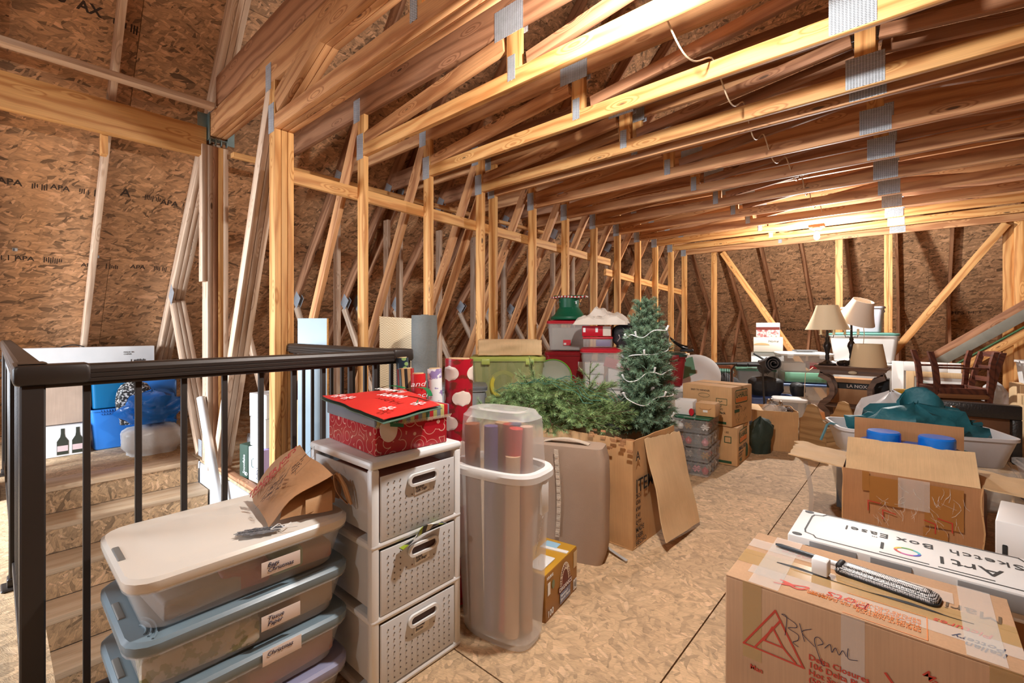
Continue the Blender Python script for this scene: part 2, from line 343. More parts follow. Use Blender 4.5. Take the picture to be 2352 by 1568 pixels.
# floor, laid in sheets that leave the stairwell open (x -4.8..-1.86, y .12..1.24)
WX0, WX1, WY0, WY1 = -4.80, -1.87, .14, 1.22
fl = struct(bpy.data.objects.new('floor', None)); COL.objects.link(fl)
def sheet(x0, x1, y0, y1):
    cx, cy = (x0+x1)/2, (y0+y1)/2
    me = MB().box((0, 0, -.0095), (x1-x0-.005, y1-y0-.005, .019)).mesh('floor_panel', OSBF, None)
    obj('floor_panel', me, fl, Matrix.Translation((cx, cy, -R.random()*.0012)))
seams = [-.64+1.22*k for k in range(-6, 7)]
for i in range(len(seams)-1):
    x0, x1 = seams[i], seams[i+1]; oy = 1.12 if i % 2 else -.1
    for k in range(-3, 6):
        y0, y1 = oy+2.44*k, oy+2.44*(k+1); y0, y1 = max(y0, YB0), min(y1, YE+1.6)
        if y1-y0 < .1: continue
        # cut the stairwell out of the sheets it crosses
        if x1 <= WX0 or x0 >= WX1 or y1 <= WY0 or y0 >= WY1: sheet(x0, x1, y0, y1); continue
        if y0 < WY0: sheet(x0, x1, y0, WY0)
        if y1 > WY1: sheet(x0, x1, WY1, y1)
        a, b = max(y0, WY0), min(y1, WY1)
        if x0 < WX0: sheet(x0, WX0, a, b)
        if x1 > WX1: sheet(WX1, x1, a, b)
for k, (x0, x1, y0, y1) in enumerate(((-8, WX0-.1, YB0, YE+1.8), (WX1+.06, 7, YB0, YE+1.8), (WX0-.1, WX1+.06, YB0, WY0-.06), (WX0-.1, WX1+.06, WY1+.06, YE+1.8))): obj('floor_light_stop', MB().box(((x0+x1)/2, (y0+y1)/2, -.03), (x1-x0, y1-y0, .016)).mesh('floor_light_stop', OSBR, None), fl)  # unseen slabs added under the sheets to stop light leaking through the seams
# left roof deck (local x runs along -Y so that sheets read from the front)
LR = math.hypot(1, SL); dk = .175
def deck(name, org, xd, yd, cols, rows, flip=False):
    x = Vector(xd).normalized(); y = Vector(yd).normalized(); z = x.cross(y)
    o = bpy.data.objects.new(name, None); COL.objects.link(o); M = Matrix((x, y, z)).transposed().to_4x4(); M.translation = org
    o.matrix_basis = M; struct(o); MB().box((cols*1.22, rows*.61, -.03), (cols*2.44, rows*1.22, .01)).out('deck_light_stop', OSBW, o, None, None) if name != 'wall_back' else None; panels(o, 2.44, 1.22, cols, rows, .012, OSBW); return o  # hidden sheet added behind the panels so no light shows through their gaps
xb = -6.9
dl = deck('wall_left', (xb-.18, YB0-.05, zr(xb)-.02), (0, 1, 0), (1, 0, SL), 6, 9)
dr = deck('wall_right', (2*AX-xb+.18, YB0+6*2.44, zr(xb)-.02), (0, -1, 0), (-1, 0, SL), 6, 9)
df = deck('wall_far', (-7.2, YE+1.47, -.1), (1, 0, 0), (0, -1, 1.0), 6, 8)
wb = deck('wall_back', (7.0, YB0, -.02), (-1, 0, 0), (0, 0, 1), 6, 8)
for o in [o for o in COL.objects if o.parent == wb]:
    # the window opening in the end wall
    x = 7.0-o.location.x; y = o.location.y
    if y < 2.2 and (-5.4 < x < -3. or False): bpy.data.objects.remove(o)
def wallfill(x0, x1, z0, z1):
    if x1-x0 > .03 and z1-z0 > .03: obj('panel', MB().box((0, 0, 0), (x1-x0-.004, .012, z1-z0-.004)).mesh('panel', OSBW, None), wb, wb.matrix_basis.inverted() @ Matrix.Translation(((x0+x1)/2, YB0, (z0+z1)/2)))
def window(n, cx, cz, w, h):
    o = struct(bpy.data.objects.new('window_%d' % n, None)); COL.objects.link(o); o.location = (cx, YB0, cz)
    b = MB()
    for s in (-1, 1): b.box((s*(w/2-.03), 0, 0), (.06, .1, h)); b.box((0, 0, s*(h/2-.03)), (w, .1, .06))
    b.box((0, 0, 0), (w, .05, .045)); b.out('window_frame', WHITE, o)
    g = plain('window glass', (.9, .95, 1), .02, alpha=.06)
    for s in (-1, 1): MB().box((0, 0, s*h/4), (w-.12, .006, h/2-.08)).out('pane', g, o, None, None)
    return o
window(1, -4.2, 1.3, 1.6, 1.6)
for cx, cz in ((-4.2, 1.3),):
    wallfill(cx-1.3, cx-.8, -.02, 2.42); wallfill(cx+.8, cx+1.3, -.02, 2.42); wallfill(cx-.8, cx+.8, -.02, cz-.8); wallfill(cx-.8, cx+.8, cz+.8, 2.42)
# sheathing stamps and H-clips on the left deck; v = distance up the slope
def up(y, v): return Vector((y-YB0+.05, v, .0005))
def stampM(y, v): return Matrix.Translation(up(y, v))
def bars(parent, M, n, w, h, mat):
    b = MB()
    for k in range(n):
        if R.random() < .75: b.box((k*w, (R.random()-.5)*h*.2, 0), (w*.55, h*(.5+.5*R.random()), .0004))
    return b.out('stamp_mark', mat, parent, M, None)
for (y, v, s, sz) in ((.02, 3.02, 'APA', .07), (.30, 3.04, 'APA', .06), (.72, 3.08, 'A', .1), (1.0, 3.06, 'APA', .07), (.12, 2.34, 'APA', .06), (.52, 2.32, 'APA', .055), (.86, 2.34, 'APA', .06), (-.15, 2.33, 'HPS', .06)):
    txt(s, sz, STAMP, dl, stampM(y, v), 'stamp_lettering', bold=.02); bars(dl, stampM(y+.17, v+.02), 9, .013, .06, STAMP)
for (y, s, sz) in ((.02, 'APR 9', .10), (.28, '5  AX', .09)): txt(s, sz, STAMP, dl, stampM(y, 4.42) @ Matrix.Rotation(rad(-2), 4, 'Z'), 'stamp_lettering', bold=.03)
bars(dl, stampM(-.25, 4.46), 14, .016, .09, STAMP); bars(dl, stampM(.55, 4.42), 10, .016, .07, STAMP)
for y, v in ((.12, 2.44), (.62, 2.44), (.05, 1.22), (.5, 1.22)): MB().rbox((0, 0, .002), (.03, .03, .006), .005).out('panel_clip', PLATE, dl, stampM(y, v))
for (x, v, s) in ((5.3, 2.5, 'APA'), (5.7, 2.5, '25 1'), (6.15, 2.48, 'APA'), (5.2, 1.7, 'APA'), (5.9, 1.66, 'APA'), (7.6, 2.1, 'HPS')):
    txt(s, .09, STAMP, df, Matrix.Translation((x, v, .0006)), 'stamp_lettering', bold=.02); bars(df, Matrix.Translation((x+.2, v+.03, .0006)), 8, .018, .07, STAMP)
# ================================================================ roof trusses
YS = [1.24, 1.822, 2.431, 3.044, 3.217, 3.82, 4.432, 5.063, 5.672, 6.284, 6.878, 7.488, 8.08]
ORD = ['', 'first', 'second', 'third', 'fourth', 'fifth', 'sixth', 'seventh', 'eighth', 'ninth', 'tenth', 'eleventh', 'twelfth']
_pl = {}
def gusset(par, x, z, w, h, y, ry=0):
    if (w, h) not in _pl: _pl[(w, h)] = MB().box((0, 0, 0), (w, .002, h)).mesh('gusset_plate', PLATE, None)
    obj('gusset_plate', _pl[(w, h)], par, rotm(0, ry, 0, (x, y, z)))
ZB, ZT = 2.437, 2.745
def truss(i, plies=1):
    lab = 'wooden roof truss, %s beyond the triple post, counting towards the far end' % ORD[i] if i else 'tripled roof truss over the stairwell edge with a triple stud post'
    t = thing('roof_truss', lab, 'roof truss', (0, YS[i], 0), 0, 'roof trusses along the attic')
    offs = [0] if plies == 1 else [-.0405, 0, .0405]
    m1 = PINE2 if i in (1, 2, 3, 10, 11) else PINE
    for q in offs:
        B = lambda n, a, b, d, m=PINE: board(n, (a[0], q, a[1]), (b[0], q, b[1]), .038, d, m, t)
        B('bottom_chord', (XS-.045, ZB+.0445), (2.70, ZB+.0445), .089, m1)
        B('upper_chord', (-4.52 if i else -4.36, ZT+.09), (4.0, ZT+.09), .184, PINED if i % 2 else PINE)
        if not i: B('top_beam', (-4.2, ZT+.31), (3.6, ZT+.31), .235, PINED)
        B('stud', (XS, 0.), (XS, ZB-.001), .089, PINE2)
        B('stud', (XS+.0, ZB+.09), (XS, ZT-.001), .089, PINE2)
        if i: B('diagonal_web', (XS-.06, ZT-.03), (-4.46, .12), .089, PINE)
        else: B('diagonal_web', (XS-.06, ZT-.03), (-4.26, .06), .089, PINE3)
        B('vertical_web', (-4.64 if i else -4.52, 0.04), (-4.64 if i else -4.52, 2.42 if i else ZT-.005), .089, PINE3)
        B('knee_web', (-5.62, 1.42), (-4.72, .08), .089, PINE3)
        B('rafter', (-6.86, zr(-6.86)+.07), (AX-.03, zr(AX-.03)+.07), .140, PINED if i else PINE3)
        B('rafter', (2*AX+6.86, zr(-6.86)+.07), (AX+.03, zr(AX-.03)+.07), .140, PINED)
        B('stud', (2.655, 0), (2.655, ZB-.001), .089, PINE2)
        for x in (-1.59, AX, 1.17): B('web', (x, ZB+.09), (x, ZT-.001), .089, PINE2)
        if i: B('web', (XS+.05, ZB+.12), (-1.66, ZT-.05), .089, PINE); B('web', (-1.5, ZB+.115), (AX-.06, ZT-.04), .064, PINED); B('web', (AX+.06, ZT-.04), (1.1, ZB+.115), .064, PINED)
        else: B('web', (XS+.05, ZB+.16), (-1.2, ZT+.55), .140, PINE)
    for s in ((-1, 1) if plies == 1 else (-1,)):
        y = s*(.0202 if plies == 1 else .0607)
        gusset(t, XS-.01, ZB+.075, .085, .185, y); gusset(t, XS-.055, ZT+.045, .085, .17, y)
        gusset(t, -1.62, ZT+.05, .2, .16, y); gusset(t, -1.6, ZB+.1, .05, .13, y); gusset(t, AX, ZB+.085, .165, .16, y); gusset(t, AX, ZT+.05, .15, .1, y)
        gusset(t, -5.58, 1.5, .14, .16, y, 40); gusset(t, -4.6, zr(-4.6)+.03, .12, .16, y, 30); gusset(t, -4.62, .14, .1, .14, y)
    return t
for i in range(13): truss(i, 3 if i == 0 else 1)
# joist hanger where the tripled beam meets the header
hg = thing('joist_hanger', 'greenish galvanised joist hanger at the end of the tripled beam', 'joist hanger', (-4.4, 1.24, ZT-.02))
b = MB()
for s in (-1, 1): b.box((.03, s*.066, .1), (.07, .004, .22)); b.box((0, s*.1, .1), (.004, .07, .22))
b.box((.03, 0, -.002), (.07, .13, .004)); b.out('strap', GALV, hg, None, None)
for k in range(4): MB().box((.05, -.06+.04*k, -.02), (.03, .006, .05)).out('prong', GALV, hg, None, None)
# ---------------------------------------------------------------- framing over the stairwell
def lone(name, label, cat, p0, p1, t, d, m, tdir=(0, 1, 0), group=None):
    o = board(name, p0, p1, t, d, m, None, tdir); return tag(o, label, cat, group)
lone('header_beam', 'wide wooden header beam running left from the tripled beam', 'beam', (-4.42, YB0+.1, 2.70), (-4.42, 1.165, 2.70), .076, .235, PINE2, (1, 0, 0))
lone('purlin_board', 'light narrow board running above the header beam', 'board', (-4.2, YB0+.1, 2.925), (-4.2, 1.16, 2.925), .089, .038, PINE3, (1, 0, 0))
def rafterset(y, lab):
    t = thing('rafter', lab, 'rafter', (0, y, 0), 0, 'rafters beside the stairwell')
    board('lower_rafter', (-6.86, 0, zr(-6.86)+.07), (-4.5, 0, zr(-4.5)+.07), .038, .14, PINE3, t)
    board('upper_rafter', (-4.52, 0, zr(-4.52)+.05), (AX-.03, 0, zr(AX-.03)+.05), .038, .14, PINE3, t)
    board('upper_rafter', (2*AX+6.86, 0, zr(-6.86)+.07), (AX+.03, 0, zr(AX-.03)+.07), .038, .14, PINE3, t)
    board('block', (-4.52, -.04, 2.45), (-4.52, -.04, 2.70), .038, .089, PINE2, t)
for k, (y, l) in enumerate(((.585, 'pale rafter crossing the header beam above the white box'), (-.025, 'second rafter left of the stairwell railing'), (-.635, 'third rafter left of the stairwell railing'), (-1.245, 'fourth rafter left of the stairwell railing'), (-1.855, 'rafter next to the end wall behind the stairwell'))): rafterset(y, l)
tp = thing('support_post', 'built-up wooden post under the joist hanger', 'post', (-4.40, 1.24, 0))
for k, (dy, m, z0, z1) in enumerate(((-.057, PINE3, 0, 2.67), (-.019, PINED, 0, 2.67), (.019, PINE2, 0, 2.67), (.057, PINE3, 0, 2.67), (-.095, PINE3, 1.55, 2.67))):
    board('ply', (0, dy, z0), (0, dy, z1), .038, .089, m, tp)
# braces on the stud wall
lone('brace_board', 'long pale brace board nailed along the near wall studs', 'board', (XS-.064, 1.32, 2.19), (XS-.064, 5.57, 2.055), .038, .089, PINE2, (1, 0, 0))
lone('brace_board', 'lower brace board nailed along the far wall studs', 'board', (XS-.064, 5.45, 1.915), (XS-.064, 8.06, 1.79), .038, .089, PINE2, (1, 0, 0))
for k in range(1, 6):
    pass
lone('purlin_board', 'thin strip board tying the rafters behind the near studs', 'board', (-4.25, 1.31, 2.60), (-4.25, 5.6, 2.60), .064, .038, PINE2, (1, 0, 0))
# ---------------------------------------------------------------- far end wall framing
YF = 8.22
fw = thing('stud_wall', 'far stud wall of upright studs under the last truss', 'stud wall', (0, YF, 0))
for x in (-2.63, -.87, -.335, -.288, .82): board('stud', (x, 0, 0), (x, 0, ZB+.05), .038, .089 if x < -.5 or x > 0 else .044, PINE2, fw, (0, 1, 0))
board('stud', (.915, 0, 0), (.915, 0, ZB+.05), .089, .1, PINE2, fw, (0, 1, 0))
board('top_plate', (-3., 0, ZB+.07), (2.6, 0, ZB+.07), .089, .038, PINE, fw, (0, 1, 0))
def zf(y): return 1.18+(YE-y)
for k in range(12):
    x = -5.1+.61*k-.03
    t = thing('roof_truss', 'sloping far rafter with a knee web, %s from the left corner' % (ORD+['thirteenth'])[k+1], 'roof truss', (x, 0, 0), 0, 'rafters of the far roof slope')
    board('rafter', (0, YE+.86, zf(YE+.86)+.05), (0, 8.42, zf(8.42)+.05), .038, .12, PINED, t, (1, 0, 0))
    board('knee_web', (0, YE-.32, zf(YE-.32)), (0, YE-1.15, .06), .038, .089, PINED, t, (1, 0, 0))
lone('diagonal_brace', 'long diagonal brace rising to the left on the far stud wall', 'brace', (-2.47, 8.14, 2.43), (-1.02, 8.14, .1), .038, .089, PINE2)
lone('diagonal_brace', 'long diagonal brace rising to the right on the far stud wall', 'brace', (.80, 8.14, 2.43), (-.78, 8.14, .03), .038, .089, PINE2)
# ---------------------------------------------------------------- lamps and cable
def bulb(loc, lab, power):
    t = thing('bulb_lamp', lab, 'lamp', loc)
    MB().lathe([(.055, 0), (.055, -.012), (.04, -.03), (.022, -.032), (.022, -.05)], 24).out('lampholder', WHITE, t)
    MB().lathe([(.015, -.05), (.018, -.06), (.03, -.085), (.034, -.105), (.028, -.13), (.012, -.143), (.001, -.145)], 24).out('bulb', BULB, t)
    l = bpy.data.lights.new('bulb_light', 'POINT'); l.energy = power; l.shadow_soft_size = .035; l.color = (1, .985, .955)
    o = bpy.data.objects.new('bulb_light', l); COL.objects.link(o); o.parent = t; o.location = (0, 0, -.19)
    board('mounting_block', (-.08, 0, .02), (.08, 0, .02), .089, .038, PINE, t)
bulb((-.92, 6.60, 2.375), 'lit round bulb in a white holder under the far trusses', 145)
bulb((-.72, 1.41, 2.52), 'lit bulb between the nearest two trusses', 100)
bulb((-.85, -1.5, 2.52), 'unseen bulb added behind the stairwell as fill light', 24)  # out-of-view bulb added as weak fill light from the rear
lone('lamp_rail', 'short board carrying the near bulb', 'board', (-.72, 1.30, 2.579), (-.72, 1.80, 2.579), .064, .038, PINE, (1, 0, 0)); lone('lamp_rail', 'short unseen board carrying the added rear fill bulb', 'board', (-.85, -2.8, 2.579), (-.85, -.3, 2.579), .064, .038, PINE, (1, 0, 0))
CABLE = plain('white cable sheath', s2l(226, 200, 168), .5)
b = MB()
pts = []
for k in range(121):
    k = k/2; y = 1.822+(6.28-1.822)*k/60; ph = (y-1.822)/.61; s = abs(math.sin(PI*ph)); pts.append((-.80-.02*k/60+.02*math.sin(3*y), y, ZB+.105-.12*s**1.5+.03*(k/60)))
b.tube(pts, .0042, 6); tag(b.out('lamp_cable', CABLE), 'white electric cable sagging between the bottom chords', 'cable')
# ================================================================ containers used again and again
def tubmesh(w, d, h, taper=.88, r=.04, t=.003, rim=.012, n=4, z0=0, rimh=.02):
    "open tub: outside wall, rolled rim, inside wall"
    b = MB(); q = lambda k, dd=0: rr(w*k-2*dd, d*(1-(1-k)*w/d*.8)-2*dd, r, n)
    b.rings([(q(taper, .008), z0), (q(taper), z0+.008), (q(1), z0+h-rimh), (rr(w+2*rim, d+2*rim, r+rim, n), z0+h-rimh), (rr(w+2*rim, d+2*rim, r+rim, n), z0+h), (q(1, t), z0+h), (q(taper, t), z0+t+.003)])
    return b
def lidmesh(w, d, h=.03, r=.05, over=.014, n=4, z0=0, panel=.018, inset=.05, skirt=.022):
    b = MB(); W, D = w+2*over, d+2*over
    b.rings([(rr(W-.008, D-.008, r, n), z0-skirt), (rr(W, D, r, n), z0-skirt*.6), (rr(W, D, r, n), z0+.004), (rr(W-.016, D-.016, r, n), z0+.012), (rr(W-2*inset, D-2*inset, r, n), z0+.012), (rr(W-2*inset-.02, D-2*inset-.02, r, n), z0+.012+panel-.012), (rr(W-2*inset-.05, D-2*inset-.05, r*.8, n), z0+.014+panel-.012)])
    return b
def clear(name, c, a=.35, rough=.25): return plain(name, c, max(rough, .38), alpha=a, spec=.35)
def tote(label, loc, rz, w, d, h, bm, lm=None, group=None, taper=.88, r=.04, fill=None, ribs=True, latch=None, name='storage_tote', cat='tote', lidh=.018):
    t = thing(name, label, cat, loc, rz, group)
    tubmesh(w, d, h, taper, r).out('body', bm, t)
    if ribs:
        for s in (-1, 1): MB().rbox((s*(w/2-.002), 0, h*.82), (.02, d*.34, .03), .006).out('handle', bm, t)
    if lm:
        lidmesh(w, d, r=r+.012, z0=h+.004, panel=lidh).out('lid', lm, t)
    if latch:
        for s in (-1, 1): MB().rbox((s*w*.3, -d/2-.02, h-.02), (.07, .016, .05), .006).out('latch', latch, t)
    if fill:
        for k, (x, y, z, a, bb, c, m, nm) in enumerate(fill): MB().rbox((x, y, z), (a, bb, c), .006).out(nm, m, t)
    return t
TAPE = plain('packing tape', s2l(206, 172, 120), .15, alpha=.45)
TAPEC = plain('clear tape', (.9, .86, .8), .08, alpha=.22)
def carton(label, loc, rz, w, d, h, m=None, tape=None, group=None, name='cardboard_box', cat='box', flaps=True):
    m = m or CARD; t = thing(name, label, cat, loc, rz, group)
    MB().rbox((0, 0, h/2), (w, d, h-.006), .004, 1).out('body', m, t)
    if flaps:
        for s in (-1, 1): MB().rbox((0, s*(d/4+.0008), h-.0015), (w-.004, d/2-.004, .004), .001, 1).out('flap', m, t)
    if tape:
        b = MB(); b.box((0, 0, h+.0012), (w-.01, .05, .0008))
        for s in (-1, 1): b.box((s*(w/2+.0005), 0, h-.04), (.0008, .05, .08))
        b.out('tape', tape, t, None, None)
    return t
# ================================================================ stairs
sf = thing('staircase', 'wooden stair flight with strand board risers inside the railing', 'stairs', (0, 0, 0))
NT = 12
for k in range(NT):
    x = WX0+.28*k; z = -.2*k
    board('tread', (x-.155+.02, WY0+.01, z-.019), (x-.155+.02, WY1-.01, z-.019), .28 if k else .28, .038, TREAD, sf, (1, 0, 0)) if k else board('nosing', (x-.12, WY0+.01, z-.019+.001), (x-.12, WY1-.01, z-.019+.001), .27, .038, TREAD, sf, (1, 0, 0))
    obj('riser', MB().box((0, 0, 0), (WY1-WY0-.02, .16, .012)).mesh('riser', OSBR, None), sf, Matrix.Translation((x-.006, (WY0+WY1)/2, z-.119)) @ Matrix(((0, 0, 1, 0), (1, 0, 0, 0), (0, 1, 0, 0), (0, 0, 0, 1))))
def slab(name, c, d, m): return struct(MB().box((0, 0, 0), d).out(name, m, None, Matrix.Translation(c), None))
slab('wall_stair_right', (-2.9, WY1+.03, -1.36), (3.84, .05, 2.66), DRYW)
slab('wall_stair_left', (-2.9, WY0-.03, -1.36), (3.84, .05, 2.66), DRYW)
slab('wall_stair_end', (-.95, (WY0+WY1)/2, -1.36), (.05, 1.2, 2.66), DRYW)
slab('wall_stair_top', (-4.86, (WY0+WY1)/2, -1.40), (.05, 1.2, 2.6), DRYW)
slab('floor_hall', (-2.9, (WY0+WY1)/2, -2.72), (4, 1.2, .05), OSBF)
lone('trim_strip', 'brown wooden edging strip on the stairwell ledge', 'trim', (-4.7, WY1+.035, .013), (-3.35, WY1+.035, .013), .05, .024, PINED, (0, 1, 0))
# ================================================================ stair railing
rl = thing('stair_railing', 'dark bronze metal railing with square balusters around the stairwell', 'railing', (-1.825, .072, 0))
def prof():
    "cross-section of the top rail: width y, height z (z=0 at the underside)"
    w, h = .034, .050
    return [(-w, 0), (w, 0), (w, .008), (w-.002, .010), (w, .012), (w, .022), (w-.002, .024), (w, .026), (w, h-.014), (w-.006, h-.004), (w-.014, h), (-w+.014, h), (-w+.006, h-.004), (-w, h-.014), (-w, .026), (-w+.002, .024), (-w, .022), (-w, .012), (-w+.002, .010), (-w, .008)]
def toprail(p0, p1):
    L = (Vector(p1)-Vector(p0)).length; P = prof(); b = MB()
    b.loft([[(0, y, z) for y, z in P], [(L, y, z) for y, z in P]]); x = (Vector(p1)-Vector(p0)).normalized(); y = Vector((0, 0, 1)).cross(x)
    M = Matrix((x, y, (0, 0, 1))).transposed().to_4x4(); M.translation = p0; b.out('top_rail', RAILM, rl, M, 25)
ZR = 1.022
def cap(c, d): MB().rbox((0, 0, 0), d, .010, 3).out('corner_cap', RAILM, rl, Matrix.Translation(c))
LY = 1.215; toprail((0, 0, ZR), (0, LY, ZR)); toprail((0, 0, ZR), (-3.66, 0, ZR)); toprail((0, LY, ZR), (-1.40, LY, ZR))
cap((0, .04, ZR+.0255), (.076, .155, .056)); cap((-.07, 0, ZR+.0255), (.2, .076, .056)); cap((0, LY-.02, ZR+.0255), (.076, .11, .056)); cap((-.04, LY, ZR+.0255), (.12, .076, .056)); cap((-1.42, LY, ZR+.0255), (.05, .076, .056))
def post(x, y):
    p = obj('post', MB().rbox((0, 0, .51), (.05, .05, 1.02), .004, 1).mesh('post', RAILM, 35), rl, Matrix.Translation((x, y, 0)))
    MB().rbox((0, 0, .006), (.1, .1, .012), .006).out('base_plate', RAILM, p); MB().rbox((0, 0, .03), (.062, .062, .04), .006).out('base_cover', RAILM, p)
for x, y in ((0, 0), (0, LY), (-1.25, 0), (-3.62, 0), (-1.40, LY)): post(x, y)
def lower(p0, p1): board('bottom_rail', (p0[0], p0[1], .1), (p1[0], p1[1], .1), .04, .03, RAILM, rl, (0, 0, 1)); board('sub_rail', (p0[0], p0[1], ZR-.006), (p1[0], p1[1], ZR-.006), .012, .04, RAILM, rl, (0, 0, 1))
lower((0, 0), (0, LY)); lower((0, 0), (-3.62, 0)); lower((0, LY), (-1.40, LY))
bl = MB().rbox((0, 0, .558), (.0165, .0165, .91), .0015, 1).mesh('baluster', RAILM, 35)
for k in range(9): obj('baluster', bl, rl, Matrix.Translation((0, .110+.119*k, 0)))
for k in range(30):
    if abs(-.12-.119*k+1.25) > .04: obj('baluster', bl, rl, Matrix.Translation((-.12-.119*k, 0, 0)))
for k in range(11): obj('baluster', bl, rl, Matrix.Translation((-.10-.119*k, LY, 0)))
# ================================================================ things on the landing beyond the stairs
SILV = plain('greyish white carton', (.70, .69, .68), .55, var=.04)
BLUE = plain('blue plastic', s2l(52, 128, 214), .3, spec=.5); TEALB = plain('teal blue plastic', s2l(22, 110, 160), .3, alpha=.9)
t = carton('tan cardboard box standing on the bottle carton behind the railing post', (-6.05, .36, .285), 90, .42, .36, .41, cardboard('grey tan cardboard', s2l(186, 160, 140)), TAPEC)
t = carton('white carton printed with two dark wine bottles', (-5.98, .34, 0), 90, .44, .32, .28, SILV, None, name='bottle_carton', flaps=True)
GB = plain('bottle print green', s2l(52, 54, 44), .5); PK = plain('pink label', s2l(214, 186, 186), .5)
for k in range(2):
    y = .42+.1*k-.34; P = [(-.038, 0), (.038, 0), (.038, .12), (.016, .16), (.012, .19), (.012, .235), (-.012, .235), (-.012, .19), (-.016, .16), (-.038, .12)]
    q = MB().prism(P, 0, .0006).out('bottle_print', GB, t, face((y+.0, -.1605, .02), (1, 0, 0), (0, 0, 1)), None)
    MB().box((0, .055, .001), (.07, .05, .0006)).out('bottle_label', PK, t, face((y, -.1605, .02), (1, 0, 0), (0, 0, 1)), None)
t = thing('long_carton', 'long white carton with a black carry handle under the sloping roof', 'box', (-5.98, .62, .70), 90)
MB().rbox((0, 0, .145), (.98, .13, .28), .006, 1).out('body', SILV, t); MB().tube([(-.2+.16*k/6-.0, 0, .287+.022*math.sin(PI*k/6)) for k in range(7)], .005, 6).out('handle', BLACKM, t)
txt('MADE IN\nCHINA', .02, INK, t, face((.24, -.0655, .22), (1, 0, 0), (0, 0, 1)), 'print'); bars(t, face((.30, -.0655, .14), (1, 0, 0), (0, 0, 1)), 10, .012, .03, INK)
t = tote('bright blue tote with a ribbed rim on the landing', (-6.02, .82, 0), 90, .42, .36, .39, BLUE, None, taper=.86, r=.03)
b = MB()
for k in range(14): b.box((-.14+.02*k, -.192, .375), (.008, .006, .018)); b.box((-.14+.02*k, -.186, .345), (.008, .006, .014))
b.out('rib', BLUE, t, None, None)
tote('teal blue tote stacked on the bright blue tote', (-6.03, .82, .391), 90, .40, .32, .27, TEALB, TEALB, taper=.95, r=.03)
def pouch(label, loc, rz, w, d, h, m, cat, name, seed=1, group=None, lump=.25, parts=None):
    "soft filled bag: a crumpled rounded lump resting on its base"
    t = thing(name, label, cat, loc, rz, group); b = MB(); n, rows = 28, 10; rings = []
    for j in range(rows+1):
        v = j/rows; k = (1-(2*max(v, .12)-1)**4)**.5 if v < 1 else .02; k = max(k, .05) if j else .8; ring = []
        for i in range(n):
            a = 2*PI*i/n; c, s = math.cos(a), math.sin(a); e = (abs(c)**3+abs(s)**3)**(-1/3)
            q = noise.noise((c*2+seed*7, s*2, v*3))*lump+noise.noise((c*5, s*5+seed*3, v*8))*lump*.5
            ring.append((w/2*c*e*k*(1+q), d/2*s*e*k*(1+q), h*v*(1+(q*.4 if j else 0))))
        rings.append(ring)
    b.loft(rings); b.out('cover', m, t, None, 60); return t
CLR = clear('clear wrap', (.78, .8, .82), .5)
pouch('bright blue plastic bag lying on the clear bag of bedding', (-5.42, 1.0, .285), 90, .40, .3, .28, plain('blue bag film', s2l(20, 104, 190), .25, bump=.4, bs=25), 'bag', 'shopping_bag', 3, lump=.5)
pouch('clear plastic bag of white bedding on the landing edge', (-5.42, 1.0, 0), 90, .46, .34, .27, plain('white bedding', (.72, .73, .74), .3, bump=.5, bs=18), 'bag', 'bedding_bag', 5, lump=.1)
pouch('black and white speckled pillow behind the blue bag', (-5.66, .90, .25), 90, .26, .12, .42, pattern('speckle', 'splat', [(.03, .03, .03), (.75, .75, .73)], 60), 'pillow', 'pillow', 8, lump=.08)
MB().rbox((0, 0, .32), (.3, .05, .64), .02).out('blue_folder', BLUE); o = bpy.data.objects['blue_folder']; o.location = (-5.80, 1.12, .0); o.rotation_euler = (0, 0, rad(90)); tag(o, 'upright blue plastic case with a white sticker behind the blue bag', 'case')
MB().box((0, 0, 0), (.08, .002, .04)).out('sticker', PAPERW, o, Matrix.Translation((.0, -.026, .42)), None)
# far left edge: toy carton and white carton
t = carton('dark printed toy carton at the left picture edge', (-4.9, -.17, .0), 0, .5, .36, .62, plain('black print carton', s2l(52, 50, 52), .4), None, name='toy_box')
txt('XEU', .05, INKW, t, face((.2505, .02, .52), (0, 1, 0), (0, 0, 1)), bold=.02)
for y, z, m in ((.08, .38, INKW), (.06, .2, INKR), (.12, .13, INKW)): MB().loft([[(.03*math.cos(a*PI/12), .03*math.sin(a*PI/12), 0) for a in range(24)], [(.025*math.cos(a*PI/12), .025*math.sin(a*PI/12), 0) for a in range(24)]], False, False).out('ring_print', m, t, face((.2505, y, z), (0, 1, 0), (0, 0, 1)), None)
carton('white carton on top of the dark toy carton', (-4.9, -.19, .621), 0, .5, .4, .28, WHITE, None)
# leaning roll, drum, cartons and books beside the post
t = thing('paper_roll', 'white cardboard tube leaning in the corner of the stairwell', 'tube', (-4.40, 1.13, .60), 0)
d = Vector((.50, .02, -.96)); MB().tube([(0, 0, 0), tuple(d)], .032, 16).out('tube', plain('white tube', (.72, .71, .69), .5, var=.05), t)
def slabs(label, x, y, z, w, d, h, m, rz=0, name='book', cat='book', pg=None):
    t = thing(name, label, cat, (x, y, z), rz); MB().rbox((0, 0, h/2), (w, d, h), .004, 1).out('cover', m, t)
    if pg: MB().box((0, 0, h+.0004), (w*.8, d*.8, .0008)).out('pages', pg, t, None, None)
    return t
t = slabs('dark green game box standing on the stairwell ledge', -3.92, 1.38, 0, .11, .2, .27, plain('dark green box', s2l(58, 78, 66), .4), 12, 'game_box', 'box'); txt('Snowflake', .04, INKW, t, face((.02, -.101, .05), (0, 0, 1), (-1, 0, 0)), spacing=.9); txt('4D', .035, INKW, t, face((.012, -.101, .04), (1, 0, 0), (0, 0, 1)), bold=.02)
